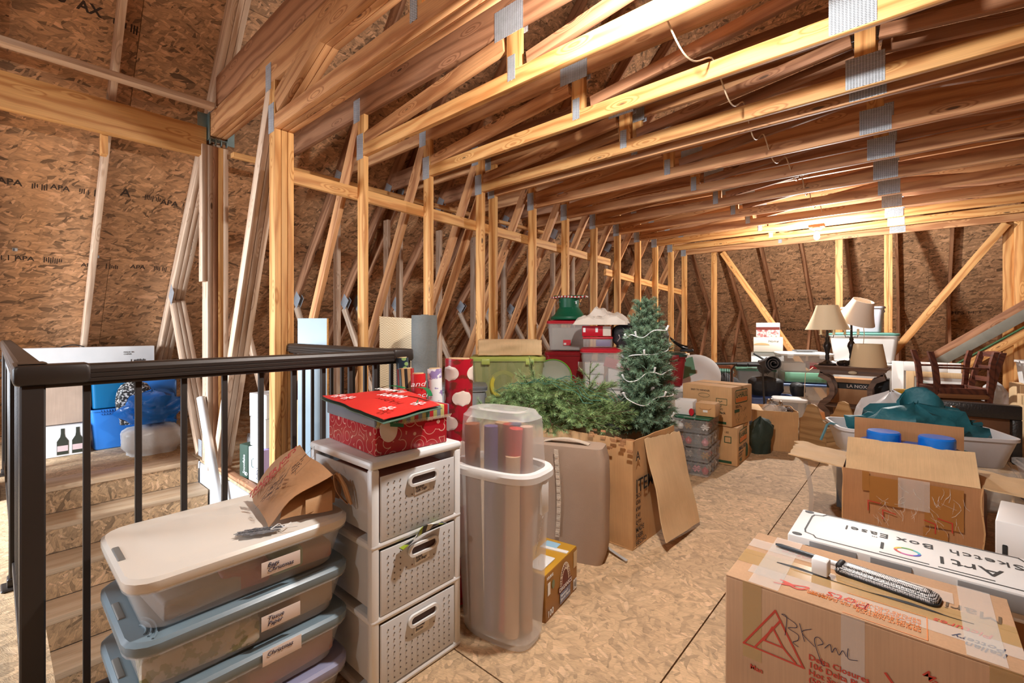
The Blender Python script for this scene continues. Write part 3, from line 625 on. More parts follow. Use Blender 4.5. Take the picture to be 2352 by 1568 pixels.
t = slabs('white carton with a green handle beside the green game box', -3.76, 1.40, 0, .15, .2, .27, WHITE, 8, 'puzzle_box', 'box'); MB().tube([(-.0, -.104, .12), (-.012, -.108, .13), (-.012, -.108, .18), (0, -.104, .19)], .003, 6).out('handle', GALV, t); txt('PLANT', .03, INKB, t, face((.06, -.1005, .04), (0, 0, 1), (-1, 0, 0)))
slabs('lilac book standing beside the white carton', -3.64, 1.41, 0, .05, .2, .27, plain('lilac cover', s2l(176, 160, 206), .5), 8)
t = carton('tall grey carton above the books', (-3.74, 1.42, .272), 8, .22, .2, .22, SILV, None); t2 = carton('small grey taped carton topmost of the ledge stack', (-3.74, 1.42, .493), 8, .24, .2, .18, SILV, TAPEC)
MB().box((0, 0, 0), (.05, .001, .06)).out('sticker', PAPERW, t2, Matrix.Translation((-.07, -.1005, .09)), None)
carton('yellow tan carton behind the triple post', (-3.47, 1.62, 0), 0, .2, .16, .62, CARDL, None)
t = thing('drum', 'dark red toy drum with a white rim lying on its side', 'drum', (-4.0, 1.72, .42), 0, rx=90)
t.location.z = .16; MB().lathe([(.16, -.08), (.16, .08)], 32).out('shell', plain('dark red lacquer', s2l(96, 22, 22), .2), t); MB().lathe([(.165, .07), (.168, .08), (.168, .095), (.155, .098)], 32).out('rim', WHITE, t)
t.location = (-4.0, 1.72, .56); carton('brown carton under the dark red drum', (-4.0, 1.66, 0), 0, .3, .3, .39, CARDD, None)
pouch('grey dried flower bunch in front of the drum', (-4.10, 1.44, .0), 0, .13, .1, .3, plain('grey dried flowers', (.32, .3, .3), .8, bump=.8, bs=60, var=.4, vs_=40), 'dried flowers', 'dried_flowers', 4, lump=.4)
# ================================================================ stack of shallow totes against the railing
FROST = clear('frosted clear plastic', (.80, .79, .77), .24, .3); FROSTD = clear('smoky clear plastic', (.62, .60, .58), .25, .3)
LIDG = plain('grey blue lid', s2l(120, 138, 148), .32); LIDT = plain('teal grey lid', s2l(84, 112, 122), .32); LIDL = plain('lavender lid', s2l(150, 150, 178), .32); LIDW = plain('cream white lid', s2l(226, 218, 206), .32)
LBL = plain('paper label', s2l(226, 208, 196), .6)
def shallow(k, label, lid, ink, text, tz, cont, lx=.0):
    t = tote(label, (-1.555, .478, .148*k), 90, .530, .405, .130, FROST, lid, 'shallow totes stacked by the railing', taper=.90, r=.05, ribs=False, lidh=.010)
    MB().rbox((-.262, 0, .146), (.016, .10, .006), .003).out('handle_slot', plain('lid recess', s2l(120, 116, 110), .6), t)
    b = MB()
    for r_ in (.03, .05, .07):
        b.tube([(-.245+r_*math.cos(a)*.5, -.14+r_*math.sin(a), .147) for a in [rad(-60+15*i) for i in range(9)]], .003, 6)
    if k in (1, 2): b.out('grip_mark', lid, t)
    for j, (x, y, z, a, bb, c, m) in enumerate(cont): MB().rbox((x, y, z), (a, bb, c), .01).out('contents', m, t, rotm(0, 0, R.uniform(-6, 6)))
    if text:
        z = .07 if tz == 0 else .136
        q = MB().rbox((lx, 0, 0), (.105, .001, .040), .0004, 1).out('label', LBL, t, Matrix.Translation((.06, -.2125 if tz == 0 else -.2205, z-(.01 if tz else 0))) @ (rotm(0, 0, 0)))
        txt(text, .017, INKB, q, face((lx-.042, -.0008, .004), (1, 0, 0), (0, 0, 1)), 'handwriting', shear=.25, line=.85)
    return t
REDP = plain('red paper', s2l(176, 46, 40), .5, var=.15, vs_=12); GRNP = plain('pale green paper', s2l(140, 176, 140), .5); TANP = plain('tan tissue', s2l(198, 168, 138), .6, var=.12, vs_=10); SAGE = pattern('sage damask tissue', 'splat', [s2l(206, 196, 178), s2l(150, 150, 110)], 38, .6); GRYP = plain('grey paper', (.42, .40, .39), .6, var=.2, vs_=8); PINKP = plain('rose tissue', s2l(178, 120, 104), .6, var=.2, vs_=9)
shallow(0, 'bottom shallow tote of the railing stack with a lavender lid', LIDL, INK, None, 0, [(0, -.05, .05, .4, .25, .07, PINKP)])
shallow(1, 'shallow tote with a grey lid marked Christmas, second from the floor', LIDG, INK, 'Christmas', 1, [(.1, -.06, .05, .25, .25, .07, PINKP), (-.12, -.05, .045, .2, .25, .06, TANP)])
shallow(2, 'shallow tote marked Tissue Paper with a grey lid and damask tissue inside', LIDG, INK, ' Tissue\n Paper', 0, [(-.1, -.055, .05, .26, .27, .075, SAGE), (.13, -.05, .055, .2, .25, .08, TANP)])
t = shallow(3, 'top shallow tote with a cream white lid under the crumpled brown bag', LIDW, INK, ' Bags\n Christmas', 0, [(-.12, -.07, .04, .2, .2, .05, GRYP), (.0, -.075, .045, .12, .2, .06, REDP), (.09, -.09, .05, .09, .18, .06, GRNP), (.18, -.06, .04, .12, .2, .05, PINKP), (-.05, -.09, .05, .1, .02, .04, PAPERW)])
bpy.data.objects[t.name]['note'] = 0; del t['note']
# silver leaf ornament on the white lid
b = MB(); n = 14; P = []
for i in range(n*2):
    a = PI*2*i/(n*2); r_ = (.034 if i % 2 else .042); P.append((r_*1.5*math.cos(a), r_*.62*math.sin(a)))
b.prism(P, 0, .0015); b.tube([(-.05, 0, .003), (.06, 0, .003)], .0014, 6); b.tube([(-.03, .012, .003), (.065, .008, .003)], .0014, 6)
o = b.out('gift_tag', plain('silver glitter tag', (.22, .22, .23), .35, .3, bump=.6, bs=300, var=.4, vs_=80)); o.location = (-1.40, .50, .6005); o.rotation_euler = (0, 0, rad(62)); tag(o, 'small silver scalloped gift tag lying on the white tote lid', 'gift tag')
b = MB(); b.tube([(-.01+.015*math.cos(k*.9), -.02+.05*k/10, .004) for k in range(11)], .0015, 5); b.tube([(.01, -.02, .004), (.012, .05, .004)], .0012, 5); b.out('ribbon', WHITE, o, Matrix.Translation((.05, 0, 0)) @ Matrix.Rotation(rad(-90), 4, 'Z'))
# ---------------------------------------------------------------- crumpled brown paper bag
KRAFT = plain('kraft bag paper', s2l(170, 124, 84), .7, bump=.5, bs=14, var=.12, vs_=9)
t = thing('paper_bag', 'crumpled brown grocery bag with red lettering lying on the white tote lid', 'paper bag', (-1.60, .68, .60), 0)
# the bag lies on its side like a tent: a printed front sloping down to the camera side, a fold at the top, an open mouth on the right
def crum(p, k=.012): return Vector(p)+noise.noise_vector(Vector(p)*9)*k
A0, A1, T0, T1, B0, B1 = (-.10, -.10, .012), (.20, -.155, .004), (.03, .005, .18), (.22, .03, .115), (-.15, .05, .012), (.16, .085, .012)
def pan(p00, p10, p01, p11, nu=10, nv=10, bow=0):
    p00, p10, p01, p11 = map(Vector, (p00, p10, p01, p11))
    def fn(u, v):
        q = (p00*(1-u)+p10*u)*(1-v)+(p01*(1-u)+p11*u)*v; nrm = (p10-p00).cross(p01-p00).normalized(); q = crum(q+nrm*bow*math.sin(PI*v), .010); q.z = max(q.z, .002); return q
    return fn
MB().grid(pan(A0, A1, T0, T1, bow=.02), 10, 10, th=.0015).out('front_panel', KRAFT, t, None, 60)
MB().grid(pan(T0, T1, B0, B1, bow=.015), 10, 10, th=.0015).out('back_panel', KRAFT, t, None, 60)
KRAFT2 = plain('kraft bag inside', s2l(186, 140, 96), .75, bump=.4, bs=16)
MB().grid(pan((.18, -.12, .006), (.225, .03, .006), (.10, -.06, .07), (.17, .05, .08), bow=.02), 10, 8, th=.0015).out('inner_fold', KRAFT2, t, None, 60)
MB().grid(pan((.21, -.05, .01), (.20, .05, .02), (.15, -.03, .06), (.17, .05, .09), bow=.02), 8, 8, th=.0015).out('inner_fold', KRAFT2, t, None, 60)
MB().grid(pan(T1, (.19, .06, .10), (.235, .07, .01), (.20, .085, .01), bow=.01), 8, 8, th=.0015).out('side_gusset', KRAFT, t, None, 60)
for s in (0, .03): MB().tube([(.20+s*.5, .05, .11), (.215+s*.5, .066, .07), (.225+s*.5, .08, .012)], .005, 6).out('handle', KRAFT2, t)
xd, yd = Vector(T0)-Vector(A0), -(Vector(A1)-Vector(A0)); nz = Vector((xd)).cross(yd).normalized()
def onbag(u, v, off=.014):
    q = Vector(pan(A0, A1, T0, T1, bow=.02)(u, v))
    M = face(q, xd, yd); M.translation = q+M.col[2].to_3d()*off; return M
BRED = plain('brick red print', s2l(170, 50, 40), .7); BBRN = plain('brown print', s2l(84, 56, 40), .7)
txt('TRADER JOE\u2019S', .036, BRED, t, onbag(.26, .02, .022), bold=.02); txt('www.TRADERJOES.com', .017, BRED, t, onbag(.36, .06, .022), bold=.01)
b = MB(); 
for k in range(60):
    x0, y0 = R.gauss(0, .03), R.gauss(0, .018); a = R.uniform(-.5, .9); L = R.uniform(.008, .03); b.add(*_seg(x0, y0, x0+L*math.cos(a), y0+L*math.sin(a), .0022))
b.out('drawing', BBRN, t, onbag(.62, .35, .022), None)
txt('Please reuse\nthis bag or\nrecycle it', .013, BBRN, t, onbag(.55, .72, .022)); scrawl([[(0, 0), (.085, 0), (.085, .05), (0, .05), (0, 0)]], .0015, BBRN, t, onbag(.72, .70, .022), 'frame_print')
# ================================================================ three-drawer cart
FW = plain('frosted white plastic', (.78, .77, .76), .35, alpha=.78)
t = thing('drawer_cart', 'white plastic cart with three perforated drawers beside the totes', 'drawer cart', (-1.48, .965, 0), 90)
w_, d_, h_ = .375, .42, .757; b = MB()
for sx in (-1, 1):
    for sy in (-1, 1): b.rbox((sx*(w_/2-.0165), sy*(d_/2-.0165), h_/2-.01), (.03, .03, h_-.03), .008)
b.out('frame', WHITE, t)
for sx in (-1, 1):
    for k in range(3): MB().rbox((sx*(w_/2-.012), 0, .02+.235*k+.13), (.006, d_-.05, .19), .002, 1).out('side_panel', FW, t)
for z in (.012, .252, .487): MB().rbox((0, 0, z), (w_, d_, .024), .010, 3).out('shelf', WHITE, t)
MB().rbox((0, 0, h_-.014), (w_+.002, d_+.002, .028), .010, 3).out('top', WHITE, t)
MB().rbox((0, d_/2-.01, h_/2), (w_-.04, .005, h_-.05), .002, 1).out('back_panel', FW, t)
HOLE = plain('hole shadow', s2l(96, 82, 72), .8)
for k, (lab, lz) in enumerate((('Ribbon\nGift Tags', 0), ('Adult\nGift Bags', 0), ('Holiday\nBoxes', 0))[::-1]):
    z0 = .028+.235*k; H_ = .207; q = MB().rbox((0, 0, 0), (w_-.066, .006, H_), .003, 1).out('drawer', FW, t, Matrix.Translation((0, -d_/2+.004, z0+H_/2)))
    MB().rbox((0, .17, 0), (w_-.09, .33, H_-.03), .01).out('contents', (TANP, GRYP, PINKP)[k], q)
    b = MB(); b.rings([(rr(.125, .042, .02, 5), 0), (rr(.125, .042, .02, 5), .009), (rr(.105, .026, .013, 5), .009), (rr(.105, .026, .013, 5), .001)], c0=False, c1=False); b.out('handle', WHITE, q, face((.01, -.004, .065), (1, 0, 0), (0, 0, 1)))
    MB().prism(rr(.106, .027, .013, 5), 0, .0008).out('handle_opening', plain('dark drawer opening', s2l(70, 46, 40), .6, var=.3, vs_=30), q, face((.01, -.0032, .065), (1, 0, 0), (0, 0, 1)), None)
    b = MB()
    for i in range(12):
        for j in range(9):
            x, z = -.127+.0231*i, -.085+.0205*j
            if z > .03 and -.07 < x < .09: continue
            b.prism([(x+.0027*math.cos(a*PI/3), z+.0027*math.sin(a*PI/3)) for a in range(6)], 0, .0007)
    p = b.out('perforation', HOLE, q, face((0, -.0032, 0), (1, 0, 0), (0, 0, 1)), None); p['kind'] = 'stuff'
    l = MB().rbox((0, 0, 0), (.062, .0008, .03), .0003, 1).out('label', PAPERW, q, rotm(0, -6 if k else 0, 0, (.005, -.0055, .030)))
    txt(lab, .0125, INKB, l, face((-.027, -.0004, .003), (1, 0, 0), (0, 0, 1)), 'handwriting', shear=.2, line=.85)
# folded gift bag poking out over the middle drawer
b = MB(); b.grid(lambda u, v: (-.09+.18*u, -.2155-.02*v-.01*math.sin(9*u)*v, .455+.03*u+.03*v*math.sin(PI*u)), 14, 6, th=.002)
o = b.out('folded_gift_bag', pattern('zebra foil', 'stripe', [(.02, .02, .02), (.6, .58, .5), (.03, .03, .03), s2l(150, 170, 40)], 14, .3, (1, .6, 3))); o.location = (-1.48, .965, 0); o.rotation_euler = (0, 0, rad(90)); o.location.z = .004; tag(o, 'black and lime striped folded gift bag sticking out over the middle drawer', 'gift bag')
# ---------------------------------------------------------------- red swirl gift box, flattened holiday bag
RSW = pattern('red swirl paper', 'swirl', [s2l(178, 16, 34), s2l(226, 178, 160)], 17, .25); STR = pattern('holiday stripes', 'stripe', [s2l(180, 30, 40), s2l(130, 134, 146), s2l(200, 190, 120), s2l(60, 110, 90), s2l(180, 30, 40), s2l(170, 170, 100), s2l(120, 126, 140), s2l(200, 190, 120)], 8, .3)
t = thing('gift_box', 'red gift box with gold swirls and a striped lid on the drawer cart', 'gift box', (-1.485, .975, .7575), 86)
MB().rbox((0, 0, .054), (.285, .36, .106), .003, 1).out('body', RSW, t); MB().rbox((0, 0, .118), (.297, .372, .044), .003, 1).out('lid', STR, t)
b = MB()
for k in range(48): x = -.148+.297*k/47; b.add(*_seg(x, 0, x+.006, .009, .0026))
b.out('cord_trim', plain('cream cord', s2l(226, 206, 180), .6), t, face((0, -.187, .094), (1, 0, 0), (0, 0, 1)), None)
q = MB().prism(ell(.032, .042, 24), 0, .0015).out('tag', LBL, t, face((-.10, -.1875, .085), (1, 0, .1), (0, 0, 1)), None)
GREEN = plain('green satin ribbon', s2l(16, 104, 62), .25)
b = MB(); b.grid(lambda u, v: (-.10+.11*u, -.195-.02*math.sin(PI*u), .105+.06*u**1.5+.010*v), 12, 1, th=.001); b.grid(lambda u, v: (-.10+.05*u, -.198, .108-.01*u-.012*v), 6, 1, th=.001); b.out('ribbon', GREEN, t)
HRED = plain('holiday red card', s2l(206, 44, 40), .4); HGRN = plain('holiday green card', s2l(80, 108, 92), .45)
t = thing('holiday_gift_bag', 'flattened red and green gift bag reading Happy Holidays on the gift box', 'gift bag', (-1.47, .955, .901), 0)
# corners in local metres: far left, near, right, far right
FL, NR, RT, FR = Vector((-.235, -.12, .004)), Vector((.265, -.175, -.012)), Vector((.26, .045, .004)), Vector((-.16, .19, .006))
def bagq(zo, k): 
    def fn(u, v):
        p = (FL*(1-u)+NR*u)*(1-v)+(FR*(1-u)+RT*u)*v; p = p*k; p.z = p.z+zo+.012*math.sin(PI*v)*math.sin(PI*u)+.004*noise.noise(p*12); return p
    return fn
MB().grid(bagq(.002, 1.04), 12, 12, th=.002).out('back_panel', HGRN, t); MB().grid(bagq(.012, 1.0), 12, 12, th=.002).out('front_panel', HRED, t)
q = Vector((.03, -.02, .0295)); xd2 = (FL-NR).normalized(); yd2 = Vector((0, -1, 0))
M2 = face(Vector((.165, -.015, .040)), (-1, .02, -.02), (0, -1, -.10)); txt('HAPPY', .046, INKW, t, M2, bold=.015, spacing=1.1); M3 = face(Vector((.07, .055, .040)), (-1, .02, -.02), (0, -1, -.05)); txt('Holidays', .055, INKW, t, M3, shear=.25, bold=.01)
def flake(par, M, r_):
    b = MB()
    for k in range(6):
        a = k*PI/3; b.add(*_seg(0, 0, r_*math.cos(a), r_*math.sin(a), .004)); e = (.6*r_*math.cos(a), .6*r_*math.sin(a))
        for s in (-.7, .7): b.add(*_seg(e[0], e[1], e[0]+.4*r_*math.cos(a+s), e[1]+.4*r_*math.sin(a+s), .003))
    b.out('snowflake_print', INKW, par, M, None)
for x, y in ((-.15, -.10), (.20, -.12), (.20, .0), (-.08, -.10)): flake(t, face(Vector((x, y, .0205 if x < .1 else .018)), (1, 0, 0), (0, 1, .05)), .026)
MB().grid(lambda u, v: (.02+.17*u, .02+.05*math.sin(PI*u)-.02*v+.05*u, .036+.02*math.sin(PI*u)+.0*v), 12, 2, th=.001).out('ribbon_handle', GREEN, t)
MB().grid(lambda u, v: (-.14+.05*u, .06+.10*u-.018*v, .03+.012*math.sin(PI*u)), 8, 2, th=.001).out('ribbon_handle', GREEN, t)
# ================================================================ wrapping paper rolls standing behind the cart
def roll(label, x, y, z, r_, m, lx, ly, L=None, end=None):
    t = thing('wrapping_paper_roll', label, 'wrapping paper', (x, y, .0), 0, 'wrapping paper rolls behind the cart')
    d = Vector((lx, ly, z)); L = d.length; d.normalize(); zx = d.orthogonal(); M = Matrix((zx, d.cross(zx), d)).transposed().to_4x4(); M.translation = (0, 0, r_*.35)
    MB().rings([(ell(r_, r_, 24), 0), (ell(r_, r_, 24), L), (ell(r_*.8, r_*.8, 24), L), (ell(r_*.8, r_*.8, 24), L-.06)], c1=True).out('paper', m, t, M)
    MB().rings([(ell(r_*.75, r_*.75, 20), L-.055), (ell(r_*.75, r_*.75, 20), L+.004), (ell(r_*.64, r_*.64, 20), L+.004), (ell(r_*.64, r_*.64, 20), L-.05)]).out('core', CARDL, t, M); return t, M, L
roll('black and tan plaid wrapping paper roll leaning left', -1.60, 1.215, .985, .026, pattern('plaid', 'stripe', [s2l(40, 40, 38), s2l(160, 126, 88), s2l(150, 30, 30), s2l(50, 52, 48), s2l(196, 160, 110)], 22, .35, (1, 1, .7)), -.10, -.005)
roll('silver metallic wrapping paper roll', -1.535, 1.225, .955, .022, plain('silver foil', (.36, .32, .29), .22, .7, bump=.3, bs=30, var=.3), -.085, -.003)
t, M, L = roll('red wrapping paper roll with white script', -1.50, 1.18, .975, .022, plain('red wrap', s2l(200, 36, 40), .35), -.07, .0)
for k in range(5): txt(('and', 'rock', 'dance', 'merry', 'rock')[k], .03, INKW, t, M @ rotm(0, 0, 0) @ Matrix.Translation((.0, 0, L-.05-.045*k)) @ face((.0, 0, 0), (1, 0, 0), (0, 0, 1)) @ Matrix.Translation((-.02, 0, .0222)), shear=.3)
t, M, L = roll('white wrapping paper roll with purple and black marks', -1.475, 1.235, .995, .021, pattern('white purple print', 'splat', [(.84, .83, .82), s2l(150, 130, 180)], 30, .4), -.055, .0)
roll('dark teal wrapping paper roll with a green leaf print at the back', -1.668, 1.24, 1.03, .02, pattern('dark teal leaf', 'dots', [s2l(120, 150, 90), s2l(18, 38, 52)], 34, .4), -.10, .0)
t, M, L = roll('thick red wrapping paper roll with large white circles', -1.492, 1.315, 1.025, .043, pattern('red pine print', 'splat', [s2l(170, 22, 40), s2l(120, 40, 30)], 24, .3), -.005, .03)
for k in range(8):
    for a0 in (20, 140, 260):
        a = rad(a0+(k % 2)*60-30); b = MB(); zz = L-.06-.105*k
        b.grid(lambda u, v: (.0436*math.cos(a+(u-.5)*1.5*math.sqrt(max(0, 1-(2*v-1)**2))), .0436*math.sin(a+(u-.5)*1.5*math.sqrt(max(0, 1-(2*v-1)**2))), zz+(v-.5)*.066), 6, 8)
        b.out('circle_print', plain('cream circle print', s2l(232, 214, 200), .4), t, M)
roll('silver glitter wrapping paper roll low between cart and container', -1.432, 1.178, .40, .020, pattern('silver snow', 'splat', [(.55, .5, .47), (.2, .17, .15)], 40, .35), -.012, .01)
# ================================================================ tall frosted wrap container
t = thing('wrap_container', 'tall frosted plastic container full of wrapping paper rolls', 'container', (-1.215, 1.315, 0), 8)
def sup(a, b_, e=3.2, n=40):
    P = []
    for k in range(n):
        th = 2*PI*k/n; c, s = math.cos(th), math.sin(th); P.append((a*math.copysign(abs(c)**(2/e), c), b_*math.copysign(abs(s)**(2/e), s)))
    return P
WC = clear('milky clear plastic', (.93, .90, .87), .28, .4); WC2 = clear('milky rim plastic', (.88, .86, .83), .80, .3)
MB().rings([(sup(.145, .085), .0), (sup(.155, .095), .02), (sup(.163, .102), .16), (sup(.185, .118), .635), (sup(.182, .115), .635), (sup(.153, .092), .025)], c1=True).out('body', WC, t)
MB().rings([(sup(.186, .119), .615), (sup(.197, .13), .62), (sup(.197, .13), .642), (sup(.19, .123), .652), (sup(.168, .103), .652), (sup(.168, .103), .63)], c0=False, c1=False).out('rim', WC2, t)
MB().rings([(sup(.168, .104), .648), (sup(.160, .098), .80), (sup(.157, .095), .835), (sup(.146, .085), .845), (sup(.135, .075), .862), (sup(.105, .05), .864), (sup(.095, .042), .855)], c0=False).out('cap', WC, t)
for s in (-1, 1): MB().rbox((s*.188, 0, .56), (.012, .05, .13), .004).out('clip', WC2, t)
rolls = [(-.10, -.05, -.01, .0, s2l(150, 84, 50), .03), (-.06, .03, .04, 0, s2l(196, 158, 120), .028), (-.02, -.055, .0, .01, s2l(96, 88, 140), .027), (.035, -.03, .05, 0, s2l(196, 44, 48), .026), (.08, -.045, .0, .0, s2l(214, 176, 140), .028), (.05, .04, -.02, 0, s2l(86, 92, 120), .03), (.11, .02, -.01, 0, s2l(206, 170, 150), .025), (.0, .02, .02, .0, s2l(180, 60, 50), .024)]
for k, (x, y, lx, ly, c, r_) in enumerate(rolls): MB().tube([(x*.9, y*.9, .03), (x+lx, y+ly, .80 if k != 4 else .7)], r_, 14).out('paper_roll', plain('roll colour %d' % k, c, .4, var=.15, vs_=6, stretch=(1, 1, .4)), t)
LOGO = plain('grey embossed print', (.52, .48, .44), .4); txt('Snap N Store', .026, LOGO, t, face((.185, -.06, .36), (.12, .2, 1), (-.3, 1, 0)), shear=.2)
# ================================================================ coffee carton
GOLD = plain('gold brown carton', s2l(156, 104, 30), .4, var=.06); YEL = plain('mustard carton', s2l(196, 146, 40), .4); MAR = plain('maroon print', s2l(104, 34, 22), .5); STEEL = plain('slate blue print', s2l(124, 130, 156), .5)
t = thing('coffee_carton', 'gold brown coffee carton with an open white flap lid on the floor', 'carton', (-1.215, 1.59, 0), 99)
W_, D_, H_ = .30, .165, .187
MB().rbox((0, 0, H_/2), (W_, D_, H_), .003, 1).out('body', GOLD, t); MB().rbox((0, 0, H_+.0012), (W_-.004, D_-.004, .002), .001, 1).out('lid', YEL, t)
MB().rbox((-.07, -.02, H_+.005), (.12, .07, .006), .002, 1).out('flap', PAPERW, t); MB().rbox((.04, -.015, H_+.008), (.03, .13, .008), .002, 1).out('flap', PAPERW, t, rotm(0, 8, 4)); MB().rbox((.10, .02, H_+.0030), (.05, .07, .002), .001, 1).out('sticker', plain('sky blue sticker', s2l(150, 190, 214), .5), t)
F = lambda x, z: face((x, -D_/2-.0006, z), (1, 0, 0), (0, 0, 1))
b = MB(); b.prism([(.05*math.cos(a*PI/14), .085*math.sin(a*PI/14)) for a in range(15)]+[(-.05, -.02), (.05, -.02)], 0, .0005); b.out('arch_print', plain('cream print', s2l(228, 214, 196), .5), t, F(.025, .085), None)
MB().prism([(.03*math.cos(a*PI/14), .055*math.sin(a*PI/14)) for a in range(15)]+[(-.03, -.01), (.03, -.01)], .0004, .0009).out('arch_inner', MAR, t, F(.025, .085), None)
for k, ch in enumerate("NEWMAN'S OWN"):
    a = PI*(1-(k+.5)/12); txt(ch, .020, MAR, t, F(.025, .085) @ Matrix.Translation((.040*math.cos(a), .070*math.sin(a), .0006)) @ Matrix.Rotation(a-PI/2, 4, 'Z') @ Matrix.Translation((-.006, -.006, 0)), bold=.02)
MB().box((0, 0, .0008), (.125, .026, .0008)).out('ribbon_print', MAR, t, F(.025, .072), None); txt('ORGANICS', .024, INKW, t, F(-.033, .064) @ Matrix.Translation((0, 0, .0012)), bold=.02)
MB().box((0, 0, .0006), (.10, .045, .0006)).out('panel_print', STEEL, t, F(.025, .034), None); txt("Newman's\nSpecial Blend", .017, INKW, t, F(-.02, .038) @ Matrix.Translation((0, 0, .0012)), line=.9)
txt('KEURIG', .016, INKW, t, F(-.14, .165), bold=.01); txt('100', .036, INKW, t, F(-.135, .012), bold=.02)
MB().box((0, 0, 0), (.022, .05, .0006)).out('badge_print', PAPERW, t, F(-.122, .125), None); MB().prism(ell(.012, .018, 20), 0, .0006).out('badge_print', plain('green badge', s2l(110, 124, 96), .5), t, F(-.085, .128), None)
bars(t, F(.112, .03), 8, .0035, .035, INK); MB().box((0, 0, -.0002), (.034, .045, .0006)).out('barcode_ground', PAPERW, t, F(.125, .03), None); MB().box((0, 0, 0), (.034, .07, .0006)).out('text_panel', plain('pale panel', s2l(214, 190, 150), .5), t, F(.128, .14), None)
# ================================================================ taupe fabric storage bag
FELT = plain('taupe fabric', s2l(170, 146, 126), .85, bump=.25, bs=600, var=.06, vs_=5); STRAP = plain('cream webbing', s2l(206, 188, 168), .8, bump=.4, bs=200)
t = thing('fabric_bag', 'taupe fabric storage bag standing upright in front of the tree box', 'bag', (-1.375, 1.985, 0), 20)
b = MB(); n = 26; rings = []
for j in range(9):
    v = j/8; k = 1+.02*math.sin(PI*v); r_ = .035; z = .575*v; sh = 1 if 0 < j < 8 else .93
    rings.append([(p[0]*(1+.012*noise.noise((p[0]*9, p[1]*9, z*7))), p[1]*(1+.06*noise.noise((p[0]*7, p[1]*7, z*6))), z-(.01*abs(noise.noise((p[0]*8, 0, 1))) if j == 8 else 0)) for p in rr(.42*k*sh, .17*k*sh, r_, 5)])
b.loft(rings); b.out('body', FELT, t)
b = MB(); b.grid(lambda u, v: (-.035+.022*v+.008*math.sin(4*u), -.092+.0*u, .12+.44*u), 20, 1, th=.004)
for k in range(12): b.box((-.024+.008*math.sin(4*(k+.5)/12), -.095, .14+.035*k), (.018, .006, .012))
b.out('strap', STRAP, t); MB().grid(lambda u, v: (-.12+.24*u, -.02+.04*v, .578+.02*math.sin(PI*u)), 12, 1, th=.004).out('handle', STRAP, t)
# ================================================================ big tree carton with artificial trees
t = thing('tree_box', 'large torn cardboard box holding artificial Christmas trees', 'cardboard box', (-1.69, 2.50, 0), 0)
W_, D_, H_ = 1.13, .54, .575
def cardsheet(w, h, th=.006, seed=0, m=None, ragged=.0):
    b = MB(); nu, nv = 14, 10
    b.grid(lambda u, v: (w*(u-.5), .006*noise.noise((u*3+seed, v*3, 0))*2, h*v+(ragged*noise.noise((u*9+seed, 0, 3)) if v > .99 else 0)), nu, nv, th=th); return b
cardsheet(W_, H_, seed=1, ragged=.02).out('side_panel', CARD, t, rotm(0, 0, 0, (0, -D_/2, 0))); cardsheet(W_, H_, seed=2).out('side_panel', CARD, t, rotm(0, 0, 0, (0, D_/2, 0)))
cardsheet(D_, H_, seed=3).out('side_panel', CARD, t, rotm(0, 0, 90, (W_/2, 0, 0))); cardsheet(D_, H_, seed=4).out('side_panel', CARD, t, rotm(0, 0, 90, (-W_/2, 0, 0)))
MB().box((0, 0, .004), (W_, D_, .006)).out('bottom_panel', CARD, t, None, None)
cardsheet(.46, .53, seed=5, ragged=.015).out('flap', CARDL, t, rotm(0, 0, 90, (W_/2+.15, .05, .04)) @ rotm(-15, 0, 0) @ rotm(0, 4, 0))
cardsheet(.9, .2, seed=6, ragged=.03).out('flap', CARDL, t, rotm(0, 0, 0, (-.1, -D_/2, H_-.015)) @ rotm(-75, 0, 0) @ rotm(0, 0, 180)) if False else None
b = MB()
for k in range(26): x = .30+.26*R.random(); b.box((x, -D_/2-.006+R.random()*.012, H_-.02+R.random()*.02), (.03, .004, .012), rotm(R.uniform(-3, 3), R.uniform(-3, 3), 0))
b.out('torn_edge', CARDD, t, None, None)['kind'] = 'stuff'
Fr = lambda y, z: face((W_/2+.007, y, z), (0, 1, 0), (0, 0, 1))
for s, z, sz in (('A', .47, .07), ('ITEM', .30, .10), ('262-', .27, .032), ('GW', .235, .032), ('KW', .20, .032), ('0.41', .165, .032), ('QTY', .13, .032), ('MADE', .09, .036), ('FABR', .055, .036), ('HECHO', .02, .036)): txt(s, sz, INK, t, Fr(-D_/2+.02, z), bold=.01)
b = MB(); b.grid(lambda u, v: (.36+.24*u, -.33-.08*u+.02*v, .012+.02*(1-u)**2), 10, 1, th=.002); b.out('packing_strap', plain('grey strap', (.4, .39, .38), .5), t)
